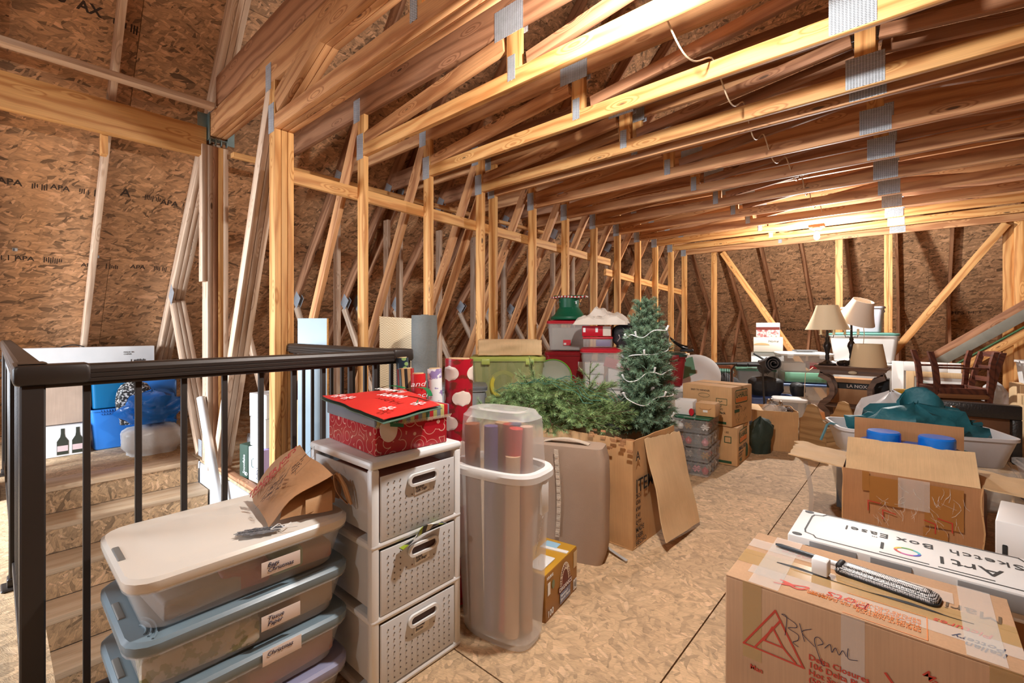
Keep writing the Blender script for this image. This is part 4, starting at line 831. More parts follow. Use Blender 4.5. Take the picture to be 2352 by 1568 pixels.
# branches
NEED = plain('green needles', s2l(138, 164, 104), .55, var=.3, vs_=60); NEEDB = plain('blue green needles', s2l(114, 142, 112), .55, var=.3, vs_=60); TWIG = plain('brown twig', s2l(84, 62, 46), .8); LGT = plain('pale needle tips', s2l(140, 156, 110), .55)
def branchmesh(name, L, nn, nl, mat, seed, sub=5):
    rg = random.Random(seed); b = MB(); b.mi = 1; b.tube([(0, 0, 0), (L*.5, .0, .01), (L, 0, .0)], [.004, .003, .0015], 5); b.mi = 0
    ax = [((0, 0, 0), (L, 0, 0))]
    for k in range(sub):
        s = -1 if k % 2 else 1; x = L*(.15+.7*k/sub); l = L*.42*(1-.5*k/sub); ax.append(((x, 0, .005), (x+l*.75, s*l*.65, .005+rg.uniform(-.02, .03))))
    for (p, q) in ax[1:]: b.mi = 1; b.tube([p, q], [.0025, .001], 4); b.mi = 0
    for k in range(nn):
        p, q = ax[k % len(ax)]; p, q = Vector(p), Vector(q); d = (q-p).normalized(); f = rg.random(); c = p+(q-p)*f
        o1 = d.orthogonal().normalized(); a = rg.uniform(0, 2*PI); o2 = d.cross(o1); side = o1*math.cos(a)+o2*math.sin(a)
        e = (side*.8+d*.75).normalized()*nl*rg.uniform(.7, 1.15); wv = e.cross(side).normalized() if e.cross(side).length > 1e-5 else o1; wv = d.cross(e).normalized()*.0013
        b.add([tuple(c-wv), tuple(c+wv), tuple(c+e+wv*.3), tuple(c+e-wv*.3)], [(0, 1, 2, 3)])
    return b.mesh(name, [mat, TWIG], None)
BR = [branchmesh('branch', .30, 520, .030, NEED, s) for s in range(3)]; BB = [branchmesh('branch', .20, 420, .032, NEEDB, 9+s) for s in range(3)]
def zdir(d, rollv=0):
    d = Vector(d).normalized(); y = Vector((0, 0, 1)).cross(d); y = y.normalized() if y.length > 1e-3 else Vector((0, 1, 0)); z = d.cross(y)
    return Matrix((d, y, z)).transposed().to_4x4() @ Matrix.Rotation(rollv, 4, 'X')
t = thing('artificial_tree', 'folded green artificial tree lying across the cardboard box', 'artificial tree', (-1.80, 2.52, .60), 0)
b = MB(); b.tube([(-.40, .1, .07), (.0, -.02, .03), (.40, -.12, -.0)], .018, 8); b.out('trunk', TWIG, t); MB().tube([(.40, -.12, .0), (.47, -.14, -.002), (.52, -.155, -.004)], [.016, .017, .010], 10).out('trunk_pole', BLACKM, t)
for k in range(170):
    f = R.random(); x = -.50+.86*f; hump = .155*math.sin(PI*min(1, f*1.05))**.7+.02; a = R.uniform(0, PI); y = math.cos(a)*.26*(1-.25*f); z = math.sin(a)*hump-.02
    d = Vector((.75+R.uniform(-.5, .35), -.55*math.cos(a)*0+R.uniform(-.6, .25), R.uniform(-.15, .25))); M = zdir(d, R.uniform(-.6, .6)); M.translation = (x-d.x*.12, y, z); obj('branch', BR[k % 3], t, M)
for k in range(2): M = zdir((-.1+.2*k, -.1, .8)); M.translation = (-.30+.45*k, .12, .06); obj('branch', BR[k % 3], t, M)
b = MB()
for q in range(6): b.tube([(-.4+.8*s/14, -.22+.07*q+.03*math.sin(s*1.3+q), .13+.10*math.sin(PI*s/14)+.015*math.sin(2.3*s+q)) for s in range(15)], .0022, 5)
b.out('light_wire', plain('green wire', s2l(60, 110, 88), .5), t)
t = thing('small_tree', 'small upright frosted green Christmas tree with white light strings', 'artificial tree', (-1.29, 2.74, .03), 0)
b = MB(); b.tube([(0, 0, .0), (0, 0, 1.2)], .012, 8); b.out('trunk', TWIG, t); MB().lathe([(.13, 0), (.13, .015), (.02, .04)], 20).out('base', BLACKM, t)
nb = 0
for lev in range(15):
    f = lev/14; z = .50+.76*f; rad_ = .195*(1 if f < .55 else 1-1.05*(f-.55)); m_ = max(7, int(15-6*f))
    for k in range(m_):
        a = 2*PI*(k+.5*(lev % 2))/m_+R.uniform(-.2, .2); dn = Vector((math.cos(a), math.sin(a), .25+.6*f+R.uniform(-.25, .25))); M = zdir(dn, R.uniform(-1, 1)); s = rad_/.20*1.0; M.translation = (0, 0, z); M = M @ Matrix.Diagonal((s, s, s, 1)); obj('branch', BB[(k+lev) % 3], t, M)
M = zdir((0, 0, 1)) ; M.translation = (0, 0, 1.20); obj('branch', BB[0], t, M @ Matrix.Diagonal((.6, .6, .6, 1)))
b = MB(); nodes = []
pts = [(.165*(1-.25*s/60)*(1+.35*noise.noise((s*.5, 0, 1)))*math.cos(.42*s), .165*(1-.25*s/60)*(1+.35*noise.noise((s*.5, 0, 1)))*math.sin(.42*s), .60+.54*s/60+.07*noise.noise((s*.45, 3, 0))) for s in [q/4 for q in range(241)]]; b.tube(pts, .0030, 6)
for q in range(0, 240, 14): b.tube([pts[q], (pts[q][0]*1.1, pts[q][1]*1.1, pts[q][2]+.03)], [.005, .007], 6)
o = b.out('light_string', WHITE); o.location = (-1.29, 2.74, .03); tag(o, 'white mini light string wound around the small tree', 'light string')
# ================================================================ stored stacks along the stud wall
def fc(x, y): return math.degrees(math.atan2(-x, y))
LEAN = plain('pale blue melamine', s2l(152, 170, 182), .45); PB = plain('particle board edge', s2l(206, 150, 84), .8, bump=.4, bs=200, var=.2, vs_=80)
t = thing('shelf_board', 'pale blue melamine shelf board leaning behind the railing', 'shelf board', (-3.24, 1.515, 0), 30); MB().rbox((0, 0, .62), (.235, .017, 1.24), .002, 1).out('board', LEAN, t); MB().box((.1185, 0, .62), (.002, .0175, 1.238)).out('raw_edge', PB, t, None, None)
t = thing('shelf_board', 'shorter white shelf board behind the right railing', 'shelf board', (-2.92, 1.49, 0), 30); MB().rbox((0, 0, .36), (.16, .017, .72), .002, 1).out('board', LEAN, t); MB().box((.081, 0, .36), (.002, .0175, .718)).out('raw_edge', PB, t, None, None)
RUG = pattern('beige woven rug', 'weave', [s2l(226, 206, 172), s2l(192, 168, 134)], 120, .9)
t = thing('rug_roll', 'beige woven rug standing folded behind the railing corner', 'rug', (-2.80, 1.94, 0), 35)
MB().grid(lambda u, v: ((u-.5)*.30, .035*math.sin(PI*u*1.2)+.02*noise.noise((u*4, v*4, 2))-.03*u**4, 1.255*v-(.02*u if v > .95 else 0)), 18, 24, th=.02).out('rug', RUG, t); MB().tube([(.17, .06, 0), (.17, .06, 1.21)], .05, 16).out('rolled_edge', RUG, t)
t = thing('felt_roll', 'grey felt roll standing upright beside the beige rug', 'roll', (-2.46, 1.90, 0), 0); FELG = plain('grey felt', s2l(112, 112, 108), .9, bump=.4, bs=70, var=.1)
rg = []
for j in range(13):
    z = 1.255*j/12; rg.append([((.082+.006*noise.noise((a, z*4, 1)))*math.cos(2*PI*a/24)*1.05, (.082+.006*noise.noise((a, z*4, 5)))*math.sin(2*PI*a/24), z+(.012*noise.noise((a, 0, 9)) if j == 12 else 0)) for a in range(24)])
MB().loft(rg).out('felt', FELG, t); MB().grid(lambda u, v: (.03*math.cos(9*u)*(1-u*.6), .03*math.sin(9*u)*(1-u*.6), 1.2+.06*v), 30, 1, th=.004).out('inner_spiral', FELG, t); MB().box((-.09, -.02, .93), (.004, .05, .1)).out('paper_tag', PAPERW, t, rotm(0, 8, 0), None)
GRAYP = plain('grey plastic', s2l(150, 152, 154), .4); GRAYD = plain('dark grey plastic', s2l(112, 114, 116), .4)
tote('lower grey tote beside the thick red wrapping roll', (-2.55, 2.31, 0), 47, .36, .27, .35, GRAYP, GRAYD); tote('upper grey tote with a flat lid behind the thick red wrapping roll', (-2.55, 2.31, .375), 47, .36, .27, .36, GRAYP, GRAYD)
# green stack
LIME = clear('lime clear plastic', s2l(190, 198, 136), .40, .25); LIMEL = plain('lime lid', s2l(176, 186, 96), .35)
tote('white tote at the bottom under the lime green tote', (-2.64, 2.93, 0), 42, .58, .38, .25, WHITE, WHITE); tote('grey tote directly under the lime green tote', (-2.64, 2.93, .275), 42, .58, .38, .25, GRAYP, GRAYD)
t = tote('translucent lime green tote with wreath ribbons inside', (-2.64, 2.93, .55), 42, .60, .38, .365, LIME, LIMEL, latch=LIMEL, taper=.86)
b = MB(); b.lathe([(.12, 0), (.12, .06), (.09, .06), (.09, 0)], 28, c0=False, c1=False); b.out('ribbon_spool', plain('yellow ribbon', s2l(206, 190, 60), .4), t, rotm(80, 0, 20, (-.05, -.10, .14))); MB().lathe([(.085, 0), (.085, .12)], 24).out('ribbon_spool', pattern('ribbon mix', 'mix', [s2l(200, 60, 40), s2l(226, 206, 160), s2l(120, 150, 60)], 20), t, rotm(80, 0, -15, (.14, -.03, .15)))
t = thing('cardboard_tray', 'shallow open cardboard tray on the lime green tote', 'tray', (-2.62, 2.93, .944), 44)
for s in (-1, 1): cardsheet(.52, .125, seed=20+s).out('side_panel', CARDL, t, rotm(0, 0, 0, (0, s*.15, 0))); cardsheet(.30, .125, seed=24+s).out('end_panel', CARD, t, rotm(0, 0, 90, (s*.26, 0, 0)))
MB().box((0, 0, .003), (.52, .3, .005)).out('bottom_panel', CARD, t, None, None)
# red stack with the tree stand
REDT = plain('red plastic', s2l(150, 26, 34), .35); REDL = plain('bright red lid', s2l(196, 36, 50), .35); CLR1 = clear('clear plastic', (.74, .73, .70), .26, .2)
tote('hidden maroon tote at the bottom of the tree stand stack', (-2.72, 3.96, 0), 36, .44, .34, .43, REDT, REDT); t = tote('red tote with a white sticker under the red lidded clear box', (-2.72, 3.96, .46), 36, .46, .36, .45, REDT, REDT)
MB().box((0, 0, 0), (.06, .001, .08)).out('sticker', PAPERW, t, Matrix.Translation((.12, -.179, .33)), None)
t = tote('clear box with a red lid carrying the green tree stand', (-2.72, 3.96, .94), 36, .42, .34, .285, CLR1, REDL, taper=.92, fill=[(0, 0, .12, .34, .27, .22, plain('grey wrapped goods', s2l(176, 168, 156), .6, var=.1, vs_=8), 'contents')])
q = MB().box((0, 0, 0), (.075, .001, .055)).out('sticker', plain('red sticker', s2l(214, 36, 52), .5), t, Matrix.Translation((-.02, -.166, .08)), None); MB().box((-.02, -.001, -.012), (.025, .001, .02)).out('barcode', PAPERW, q, None, None)
GRN = plain('green plastic', s2l(14, 96, 66), .4)
t = thing('tree_stand', 'green plastic Christmas tree stand on the red lidded box', 'tree stand', (-2.70, 3.94, 1.252), 36); MB().lathe([(.185, 0), (.19, .012), (.185, .03), (.155, .045), (.12, .10), (.105, .12), (.10, .125), (.105, .215), (.098, .22), (.09, .13), (.02, .06)], 36, c1=True).out('basin', GRN, t)
for k in range(4): a = k*PI/2+.5; MB().tube([(.05*math.cos(a), .05*math.sin(a), .18), (.135*math.cos(a), .135*math.sin(a), .18), (.135*math.cos(a), .135*math.sin(a), .155)], .005, 6).out('eye_bolt', plain('steel wire', (.6, .6, .6), .3, .8), t)
t = thing('wreath_hanger', 'red and white candy striped ring lying on the tree stand', 'ornament', (-2.70, 3.94, 1.474), 20); b = MB(); CANDY = pattern('candy stripe', 'stripe', [s2l(180, 40, 40), s2l(230, 222, 214)], 30, .4)
b.tube([(.19*math.cos(a*PI/14), .12*math.sin(a*PI/14), .008+.004*math.sin(a)) for a in range(29)], .009, 8, False); b.out('ring', CANDY, t); MB().tube([(-.16+.32*k/10, .02*math.sin(k), .018) for k in range(11)], .012, 6).out('leaf_garland', GRN, t)
t = thing('round_lid', 'big round grey green lid leaning against the red tote', 'lid', (-2.52, 3.42, .715), 38, rx=66); LIDC = clear('grey green lid plastic', s2l(176, 186, 164), .7)
MB().lathe([(.16, 0), (.165, .01), (.15, .02), (.10, .024), (.02, .026)], 36).out('dome', LIDC, t); MB().lathe([(.163, -.004), (.174, .0), (.174, .014), (.163, .018)], 36, c0=False, c1=False).out('rim', plain('lime rim', s2l(110, 176, 60), .4), t)
carton('plain carton under the round lid', (-2.60, 3.47, 0), 40, .22, .14, .55, CARDD, None)
# clear red lidded stack behind the trees
WLID = plain('white lid', (.80, .79, .76), .35)
tote('lowest clear tote behind the tree box', (-2.12, 3.72, 0), 30, .52, .40, .28, CLR1, WLID); tote('clear tote with a white lid below the red lidded tote', (-2.12, 3.72, .305), 30, .52, .40, .29, CLR1, WLID)
REDBX = plain('red card box', s2l(190, 60, 66), .5)
t = tote('clear tote with a red lid holding white and red boxes', (-2.12, 3.72, .622), 30, .47, .38, .345, CLR1, REDL, taper=.9, fill=[(-.12, -.06, .07, .16, .2, .12, PAPERW, 'carton'), (-.12, -.06, .19, .17, .2, .1, PAPERW, 'carton'), (.1, -.04, .10, .2, .22, .18, PAPERW, 'carton')])
q = MB().rbox((0, 0, 0), (.25, .012, .085), .003, 1).out('red_box', REDBX, t, rotm(0, 14, 0, (.09, -.165, .225))); MB().prism(ell(.02, .022, 6), 0, .001).out('emblem', INKW, q, face((.0, -.0065, .0), (1, 0, 0), (0, 0, 1)), None); txt('SNOW\nVILLAGE', .014, INKW, q, face((.03, -.0065, .005), (1, 0, 0), (0, 0, 1)))
b = MB()
for k in range(8): b.prism([(-.19+.022*k, 0), (-.18+.022*k, .02), (-.17+.022*k, 0)], 0, .0006)
b.out('flame_print', plain('pink print', s2l(226, 150, 130), .5), t, face((0, -.1605, .05), (1, 0, 0), (0, 0, 1)), None)
t = thing('craft_box', 'clear and purple craft box with a red lid under the red ornament carton', 'box', (-2.21, 3.69, .992), 30); MB().rbox((0, 0, .04), (.26, .2, .075), .006).out('body', CLR1, t); MB().rbox((0, 0, .087), (.27, .21, .018), .006).out('lid', REDL, t); MB().rbox((.05, -.03, .04), (.13, .12, .06), .004).out('contents', plain('purple craft paper', s2l(80, 60, 130), .5), t)
t = carton('red ornament carton with clear windows under the white paper', (-2.22, 3.69, 1.090), 30, .26, .2, .1, plain('glossy red carton', s2l(186, 20, 40), .3), None, name='ornament_carton', flaps=False); MB().box((.09, -.1005, .05), (.07, .001, .085)).out('window_print', plain('ivory print', s2l(214, 200, 184), .4), t, None, None)
for x in (-.11, .0): MB().box((x, -.1008, .06), (.022, .001, .04)).out('barcode', PAPERW, t, None, None)
def crumple(label, loc, rz, w, d, h, m, name, cat, seed, rx=0):
    t = thing(name, label, cat, loc, rz); nu, nv = 26, 20
    def fn(u, v):
        p = Vector(((u-.5)*w, (v-.5)*d, 0)); e = math.sin(PI*u)**.28*math.sin(PI*v)**.35; z = h*e*(.72+.65*noise.noise((u*3.1+seed, v*2.3, seed))+.35*noise.noise((u*7, v*7+seed, 2))); c = noise.cell((u*5+seed, v*4, 0))*.10*h
        return (p.x+.03*noise.noise((v*4, seed, u)), p.y+.03*noise.noise((u*4, seed+3, v)), max(.003, z+c*e))
    MB().grid(fn, nu, nv, th=.002).out('sheet', m, t, None, 18); return t
WPAP = plain('crumpled white paper', s2l(220, 206, 190), .75, var=.05)
crumple('crumpled white packing paper on the red ornament carton', (-2.17, 3.70, 1.194), 22, .48, .34, .15, WPAP, 'packing_paper', 'paper', 3)
BLKF = plain('black nylon', (.02, .02, .022), .6, bump=.4, bs=40); GRYF = plain('grey canvas', s2l(120, 116, 108), .85, bump=.3, bs=60)
t = pouch('black nylon backpack lying on the red lidded tote', (-1.95, 3.83, .99), 38, .32, .24, .22, BLKF, 'backpack', 'backpack', 11, lump=.12); MB().tube([(-.14, -.12, .06), (-.12, -.135, .09), (-.13, -.13, .12)], .005, 6).out('zip_pull', plain('steel wire', (.6, .6, .6), .3, .8), t)
for k in range(3): MB().grid(lambda u, v: (-.13+.26*u, -.128-.012*math.sin(PI*u), .08+.06*k+.02*v), 10, 1, th=.004).out('webbing', BLACKM, t)
tote('pale tote under the red tote with a green lid', (-1.90, 4.32, .305), 24, .48, .36, .29, CLR1, WLID); tote('bottom pale tote under the red tote with a green lid', (-1.90, 4.32, 0), 24, .48, .36, .28, CLR1, WLID)
REDC = clear('red clear plastic', s2l(150, 40, 44), .75, .25); DGRN = plain('dark green lid', s2l(34, 62, 54), .4)
t = tote('red translucent tote with a dark green lid to the right of the small tree', (-1.90, 4.32, .622), 24, .47, .36, .29, REDC, DGRN, latch=REDC); MB().rbox((.09, -.196, .22), (.012, .004, .02), .003).out('sticker', PAPERW, t)
pouch('grey canvas bag behind the top of the small tree', (-1.96, 4.32, .938), 24, .28, .22, .27, GRYF, 'bag', 'canvas_bag', 14, lump=.14)
t = thing('boot', 'shiny black boot lying on the dark green lid', 'boot', (-1.72, 4.36, .94), 200); b = MB(); rg = []
for k in range(9):
    f = k/8; x = -.08+.16*f; z = .03+.10*f**1.5; r_ = .03-.006*math.sin(PI*f); rg.append([(x+.012*math.cos(a*PI/6)*f, r_*1.0*math.sin(a*PI/6), z+r_*math.cos(a*PI/6)) for a in range(12)])
b.loft(rg); b.out('shaft', plain('black patent leather', (.012, .012, .012), .15), t); MB().rbox((-.07, 0, .014), (.12, .06, .026), .01).out('sole', BLACKM, t)
t = carton('cream panel carton behind the red translucent tote', (-2.10, 5.52, 0), 18, .09, .24, .86, plain('cream card', s2l(206, 188, 160), .6), None, flaps=False)
# ---------------------------------------------------------------- ornament organiser and moving boxes
t = thing('ornament_organiser', 'four tier clear ornament organiser with a green lid', 'organiser', (-1.37, 3.865, 0), 6)
CLR2 = clear('clear organiser plastic', (.86, .84, .82), .11, .12); ORN = [plain('orn red', s2l(170, 40, 44), .3), plain('orn silver', (.6, .58, .56), .2, .7), plain('orn brown', s2l(130, 96, 74), .5), plain('orn white', (.8, .78, .75), .4), plain('orn pink', s2l(196, 120, 130), .35), plain('orn gold', s2l(170, 130, 60), .3, .5)]
for k in range(4):
    q = tubmesh(.262, .40, .108, .97, .012, rim=.008, rimh=.010).out('tray', CLR2, t, Matrix.Translation((0, 0, .112*k)))
    b = MB()
    for x in (-.065, .0, .065): b.box((x, 0, .055), (.002, .38, .09))
    for y in (-.1, 0, .1): b.box((0, y, .055), (.25, .002, .09))
    b.out('divider', CLR2, q, None, None)
    for i in range(4):
        for j in range(4):
            if (i+j) % 3 == 2 and k: continue
            x, y = -.095+.063*i, -.15+.1*j; m = ORN[(k*5+i*2+j) % 6]
            if (k+i) % 2: MB().lathe([(.002, -.028), (.02, -.02), (.028, 0), (.02, .02), (.006, .027), (.006, .034)], 14).out('ornament', m, q, Matrix.Translation((x, y, .04)))
            else:
                b = MB()
                for a in range(6): b.box((.016*math.cos(a*PI/3), 0, .016*math.sin(a*PI/3)), (.034, .005, .007), rotm(0, -60*a, 0) if False else None)
                for a in range(3): b.box((0, 0, 0), (.062, .006, .008), rotm(0, 60*a, 0))
                b.out('ornament', m, q, rotm(0, 0, 10*i, (x, y, .05)))
MB().rbox((0, 0, .455), (.285, .42, .014), .006).out('lid', GRN, t); b = MB(); b.tube([(-.05+.02*math.cos(a), -.205+.0*a, .468+.02*math.sin(a)) for a in [0, .5, 1, 1.5]], .004, 6); MB().tube([(-.05, -.21, .44), (-.05, -.215, .465), (.03, -.215, .465), (.03, -.21, .44)], .006, 6).out('handle', CLR2, t)
t = carton('small white gift carton with a red tag on the green lid', (-1.44, 3.80, .4625), 8, .14, .16, .115, WHITE, None); MB().prism(ell(.02, .03, 12), 0, .002).out('red_tag', REDL, t, face((.06, -.0805, .03), (1, 0, 0), (0, 0, 1)), None)
t = carton('small brown gable carton on the green lid', (-1.275, 3.83, .4625), 4, .15, .15, .105, CARD, None); MB().box((0, -.0755, .045), (.035, .001, .018)).out('sticker', PAPERW, t, None, None); MB().tube([(-.045, -.0765, .07), (-.03, -.0765, .06), (.03, -.0765, .06), (.045, -.0765, .07)], .0015, 5).out('slit', CARDD, t)
def uhaul(label, loc, rz, w, d, h, small):
    t = carton(label, loc, rz, w, d, h, CARD, TAPE, 'moving boxes', 'moving_box')
    X = lambda y, z: face((w/2+.0012, y, z), (0, 1, 0), (0, 0, 1)); Y_ = lambda x, z: face((x, -d/2-.0012, z), (1, 0, 0), (0, 0, 1))
    q = MB().rings([(rr(.26, .115, .02, 3), 0), (rr(.26, .115, .02, 3), .0004)]).out('logo_frame', INKG, t, X(-.02, h-.085), None); MB().prism(rr(.245, .10, .016, 3), .0004, .0009).out('logo_ground', CARD, q, None, None); MB().box((0, -.03, .0012), (.235, .034, .0004)).out('logo_band', INKO, q, None, None)
    txt('U-HAUL', .066, INKG, q, Matrix.Translation((-.115, -.008, .0014)), bold=.02)
    if small:
        txt('SMALL BOX', .05, INK, t, X(-.17, h-.20), bold=.015); txt('16-3/8" x 12-5/8" x 12-5/8"', .014, INK, t, X(-.17, h-.225)); txt('1.5 CU FT', .024, INK, t, X(-.17, h-.25), bold=.01)
        txt('BUNDLE\u2014\nEVEN MORE!\nOur Bundle\nand More\nto \u201200 to\nsave!', .022, INK, t, Y_(-.06, .17), bold=.01, line=.9); txt('OK', .04, INKG, t, X(-.13, .03), bold=.02); scrawl([[(0, 0), (.1, 0), (.1, .09), (0, .09), (0, 0)], [(.01, .04), (.03, .02), (.07, .07)]], .004, INKG, t, X(-.16, .015), 'ok_stamp')
        b = MB(); b.prism([(0, 0), (.06, 0), (.08, .05), (.06, .10), (.02, .12), (0, .08)], 0, .0005); b.out('figure_print', INKG, t, X(.07, .03), None); txt('LES', .022, INK, t, Y_(.10, h-.05)); scrawl([[(0, 0), (.05, 0), (.05, .05), (0, .05), (0, 0)]], .006, INKG, t, Y_(.10, h-.13), 'icon_print')
    else:
        txt('EASY TO HANDLES', .020, INK, t, Y_(-.14, h-.05), bold=.01); scrawl([[(.05*math.cos(a*PI/8), .018*math.sin(a*PI/8)) for a in range(17)]], .002, INKG, t, Y_(-.02, h-.085), 'handle_outline')
        txt('BOXES?\nPLENTY!\n& Buy Back', .028, INK, t, Y_(.04, .16), bold=.015, line=.95); txt('Need help moving\n& the height or our tips', .013, INK, t, X(-.14, h-.165), bold=.01); MB().box((.05, 0, 0), (.10, .025, .0006)).out('banner_print', INKG, t, X(-.16, h-.205), None)
        b = MB()
        for k in range(26): x0, y0 = R.uniform(0, .24), R.uniform(0, .14); b.add(*_seg(x0, y0, x0+R.uniform(-.03, .03), y0+R.uniform(-.04, .04), .003))
        b.out('cartoon_print', INKG, t, X(-.14, .02), None).__setitem__('kind', 'stuff'); scrawl([[(0, 0), (.09, 0), (.09, .05), (0, .05), (0, 0)], [(.02, .03), (.03, .02), (.05, .03)]], .004, INKG, t, Y_(.09, h-.15), 'icon_print')
    MB().box((0, 0, 0), (.13, .02, .0006)).out('stripe_print', INKG, t, Y_(w/2-.11, .03), None); return t
uhaul('lower moving box reading SMALL BOX beside the ornament organiser', (-1.345, 4.345, 0), 2, .40, .42, .325, True); uhaul('upper moving box stacked on the SMALL BOX carton', (-1.37, 4.36, .3285), -7, .44, .42, .335, False)
t = pouch('dark green backpack leaning beside the lower moving box', (-1.105, 4.76, 0), 50, .20, .12, .33, plain('dark green nylon', s2l(40, 56, 48), .6, bump=.6, bs=18), 'backpack', 'backpack', 22, lump=.35)
# open carton with glass globes
t = thing('open_carton', 'open cardboard box holding glass globes and string lights', 'cardboard box', (-1.07, 5.13, 0), 20); W_, D_, H_ = .34, .40, .375
for s in (-1, 1): cardsheet(W_, H_, seed=40+s).out('side_panel', CARD, t, rotm(0, 0, 0, (0, s*D_/2, 0))); cardsheet(D_, H_, seed=44+s).out('side_panel', CARD, t, rotm(0, 0, 90, (s*W_/2, 0, 0)))
MB().box((0, 0, .003), (W_, D_, .005)).out('bottom_panel', CARD, t, None, None); MB().box((0, 0, .305), (W_-.03, D_-.03, .01)).out('inner_pad', CARDL, t, None, None)
MB().rbox((-W_/2-.05, 0, H_+.0), (.13, D_, .005), .002, 1).out('flap', CARDL, t, rotm(0, 6, 0, (0, 0, -.02)))
MB().tube([(-.14+.28*k/10, -.05, H_-.04+.09*math.sin(PI*k/10)) for k in range(11)], .003, 6).out('wire_loop', BLACKM, t)
GLASS = plain('clear glass', (.86, .86, .84), .05, alpha=.3, spec=.9); CHR = plain('chrome', (.5, .48, .46), .15, 1)
for k, (x, y, r_) in enumerate(((-.06, -.08, .06), (.04, -.1, .055), (-.02, .05, .055))):
    g = thing('glass_globe', ('large clear glass globe at the near corner of the open box', 'clear glass globe beside the light string', 'clear glass globe at the back of the open box')[k], 'globe', Vector((-1.07, 5.13, .311+r_))+Matrix.Rotation(rad(20), 3, 'Z') @ Vector((x, y, 0)), 0, 'glass globes')
    MB().lathe([(.005, -r_)]+[(r_*math.cos(a), r_*math.sin(a)) for a in [rad(-75+15*i) for i in range(11)]]+[(.018, r_*.98)], 20).out('globe', GLASS, g); MB().lathe([(.02, r_*.95), (.02, r_+.02), (.012, r_+.028), (.012, r_+.04), (.002, r_+.045)], 14).out('cap', CHR, g)
b = MB()
for k in range(7): b.tube([(.10+.05*math.sin(2.1*s+k), .02+.10*math.cos(1.3*s+k*2), .33+.05*abs(math.sin(s*1.7+k))) for s in [q*.35 for q in range(14)]], .004, 5)
o = b.out('string_lights', plain('brown bulbs wire', s2l(86, 66, 56), .4)); o.location = (-1.07, 5.13, .0); o.rotation_euler = (0, 0, rad(20)); tag(o, 'tangled brown string lights in the open box', 'string lights')
# wooden crate with scooped ends
OAK = lumber('weathered oak', s2l(180, 144, 98), s2l(148, 110, 68), 1.5)
t = thing('wooden_crate', 'weathered wooden crate with scooped end boards', 'crate', (-.635, 5.21, 0), 62); W_, D_, H_ = .42, .25, .30
prf = [(-.5, 0), (.5, 0), (.5, 1.0)]+[(.5-.5*s, 1.0+.55*(.5-.5*math.cos(PI*min(1, s*1.6)))) for s in [.1*i for i in range(1, 10)]]+[(-.5, 1.55)]
P = [(x*D_, z*H_) for x, z in [(-.5, 0), (.5, 0), (.5, 1.05), (.38, 1.1), (.27, 1.3), (.18, 1.5), (.05, 1.55), (-.05, 1.55), (-.18, 1.5), (-.27, 1.3), (-.38, 1.1), (-.5, 1.05)]]
for s in (-1, 1): MB().prism(P, -.008, .008).out('end_board', OAK, t, Matrix.Translation((s*W_/2, 0, 0)) @ rotm(90, 0, 90)); 
for s in (-1, 1):
    for k in range(2): board('side_slat', (-W_/2+.01, s*(D_/2-.008), .07+.13*k), (W_/2-.01, s*(D_/2-.008), .07+.13*k), .012, .127, OAK, t)
MB().rbox((0, 0, .01), (W_-.02, D_-.02, .012), .002, 1).out('bottom_board', OAK, t); MB().grid(lambda u, v: ((u-.5)*.3, (v-.5)*.2, .20+.03*math.sin(3*u+v)), 8, 6, th=.003).out('lining_paper', CARDL, t)
# ---------------------------------------------------------------- clutter further back
t = tote('blue tote under the black camera bags', (-1.32, 6.12, 0), 28, .50, .40, .36, plain('slate blue plastic', s2l(96, 116, 164), .4), None)
pouch('black padded camera bag on the blue tote', (-1.36, 6.08, .37), 28, .36, .28, .22, BLKF, 'bag', 'camera_bag', 31, lump=.1); pouch('small black accessory pouch on the right end of the blue tote', (-1.06, 6.24, .37), 28, .14, .16, .16, BLKF, 'bag', 'pouch_bag', 33, lump=.1)
t = thing('sleeping_pad', 'grey foam sleeping pad rolled on the camera bags', 'sleeping pad', (-1.34, 6.18, .72), 28, rx=80); b = MB(); b.grid(lambda u, v: ((.025+.075*u)*math.cos(u*17), (.025+.075*u)*math.sin(u*17), (v-.5)*.34), 70, 2, th=.010); b.out('foam', plain('dark grey foam', s2l(86, 84, 86), .8, bump=.3, bs=60), t)
MB().tube([(.0, .104, -.1), (.104, 0, -.1), (0, -.104, -.1), (-.104, 0, -.1), (0, .104, -.1)], .004, 6).out('strap', BLACKM, t)
tote('clear tote with a blue lid under the white lidded tote', (-1.13, 6.98, 0), 20, .56, .40, .44, CLR1, plain('blue lid', s2l(86, 112, 160), .4), fill=[(-.1, -.02, .16, .26, .3, .28, plain('mixed goods', s2l(176, 150, 130), .6, var=.3, vs_=12), 'contents'), (.15, -.05, .12, .18, .26, .2, plain('orange goods', s2l(206, 140, 90), .5), 'contents')])
t = tote('clear tote with a white lid and coloured files, left of the lamps', (-1.13, 6.98, .468), 20, .58, .42, .36, CLR1, WLID, fill=[(-.12, -.04, .20, .24, .3, .1, PAPERW, 'contents'), (.14, -.06, .22, .2, .28, .08, REDBX, 'contents'), (0, -.03, .07, .46, .34, .12, plain('mint files', s2l(120, 180, 150), .5), 'contents')], latch=CLR1)
o = MB().rbox((0, 0, .012), (.24, .16, .02), .004).out('dark_tray', GRAYD); o.location = (-1.1, 6.95, .858); o.rotation_euler = (0, rad(0), rad(30)); tag(o, 'thin dark grey tray on the white lid', 'tray')
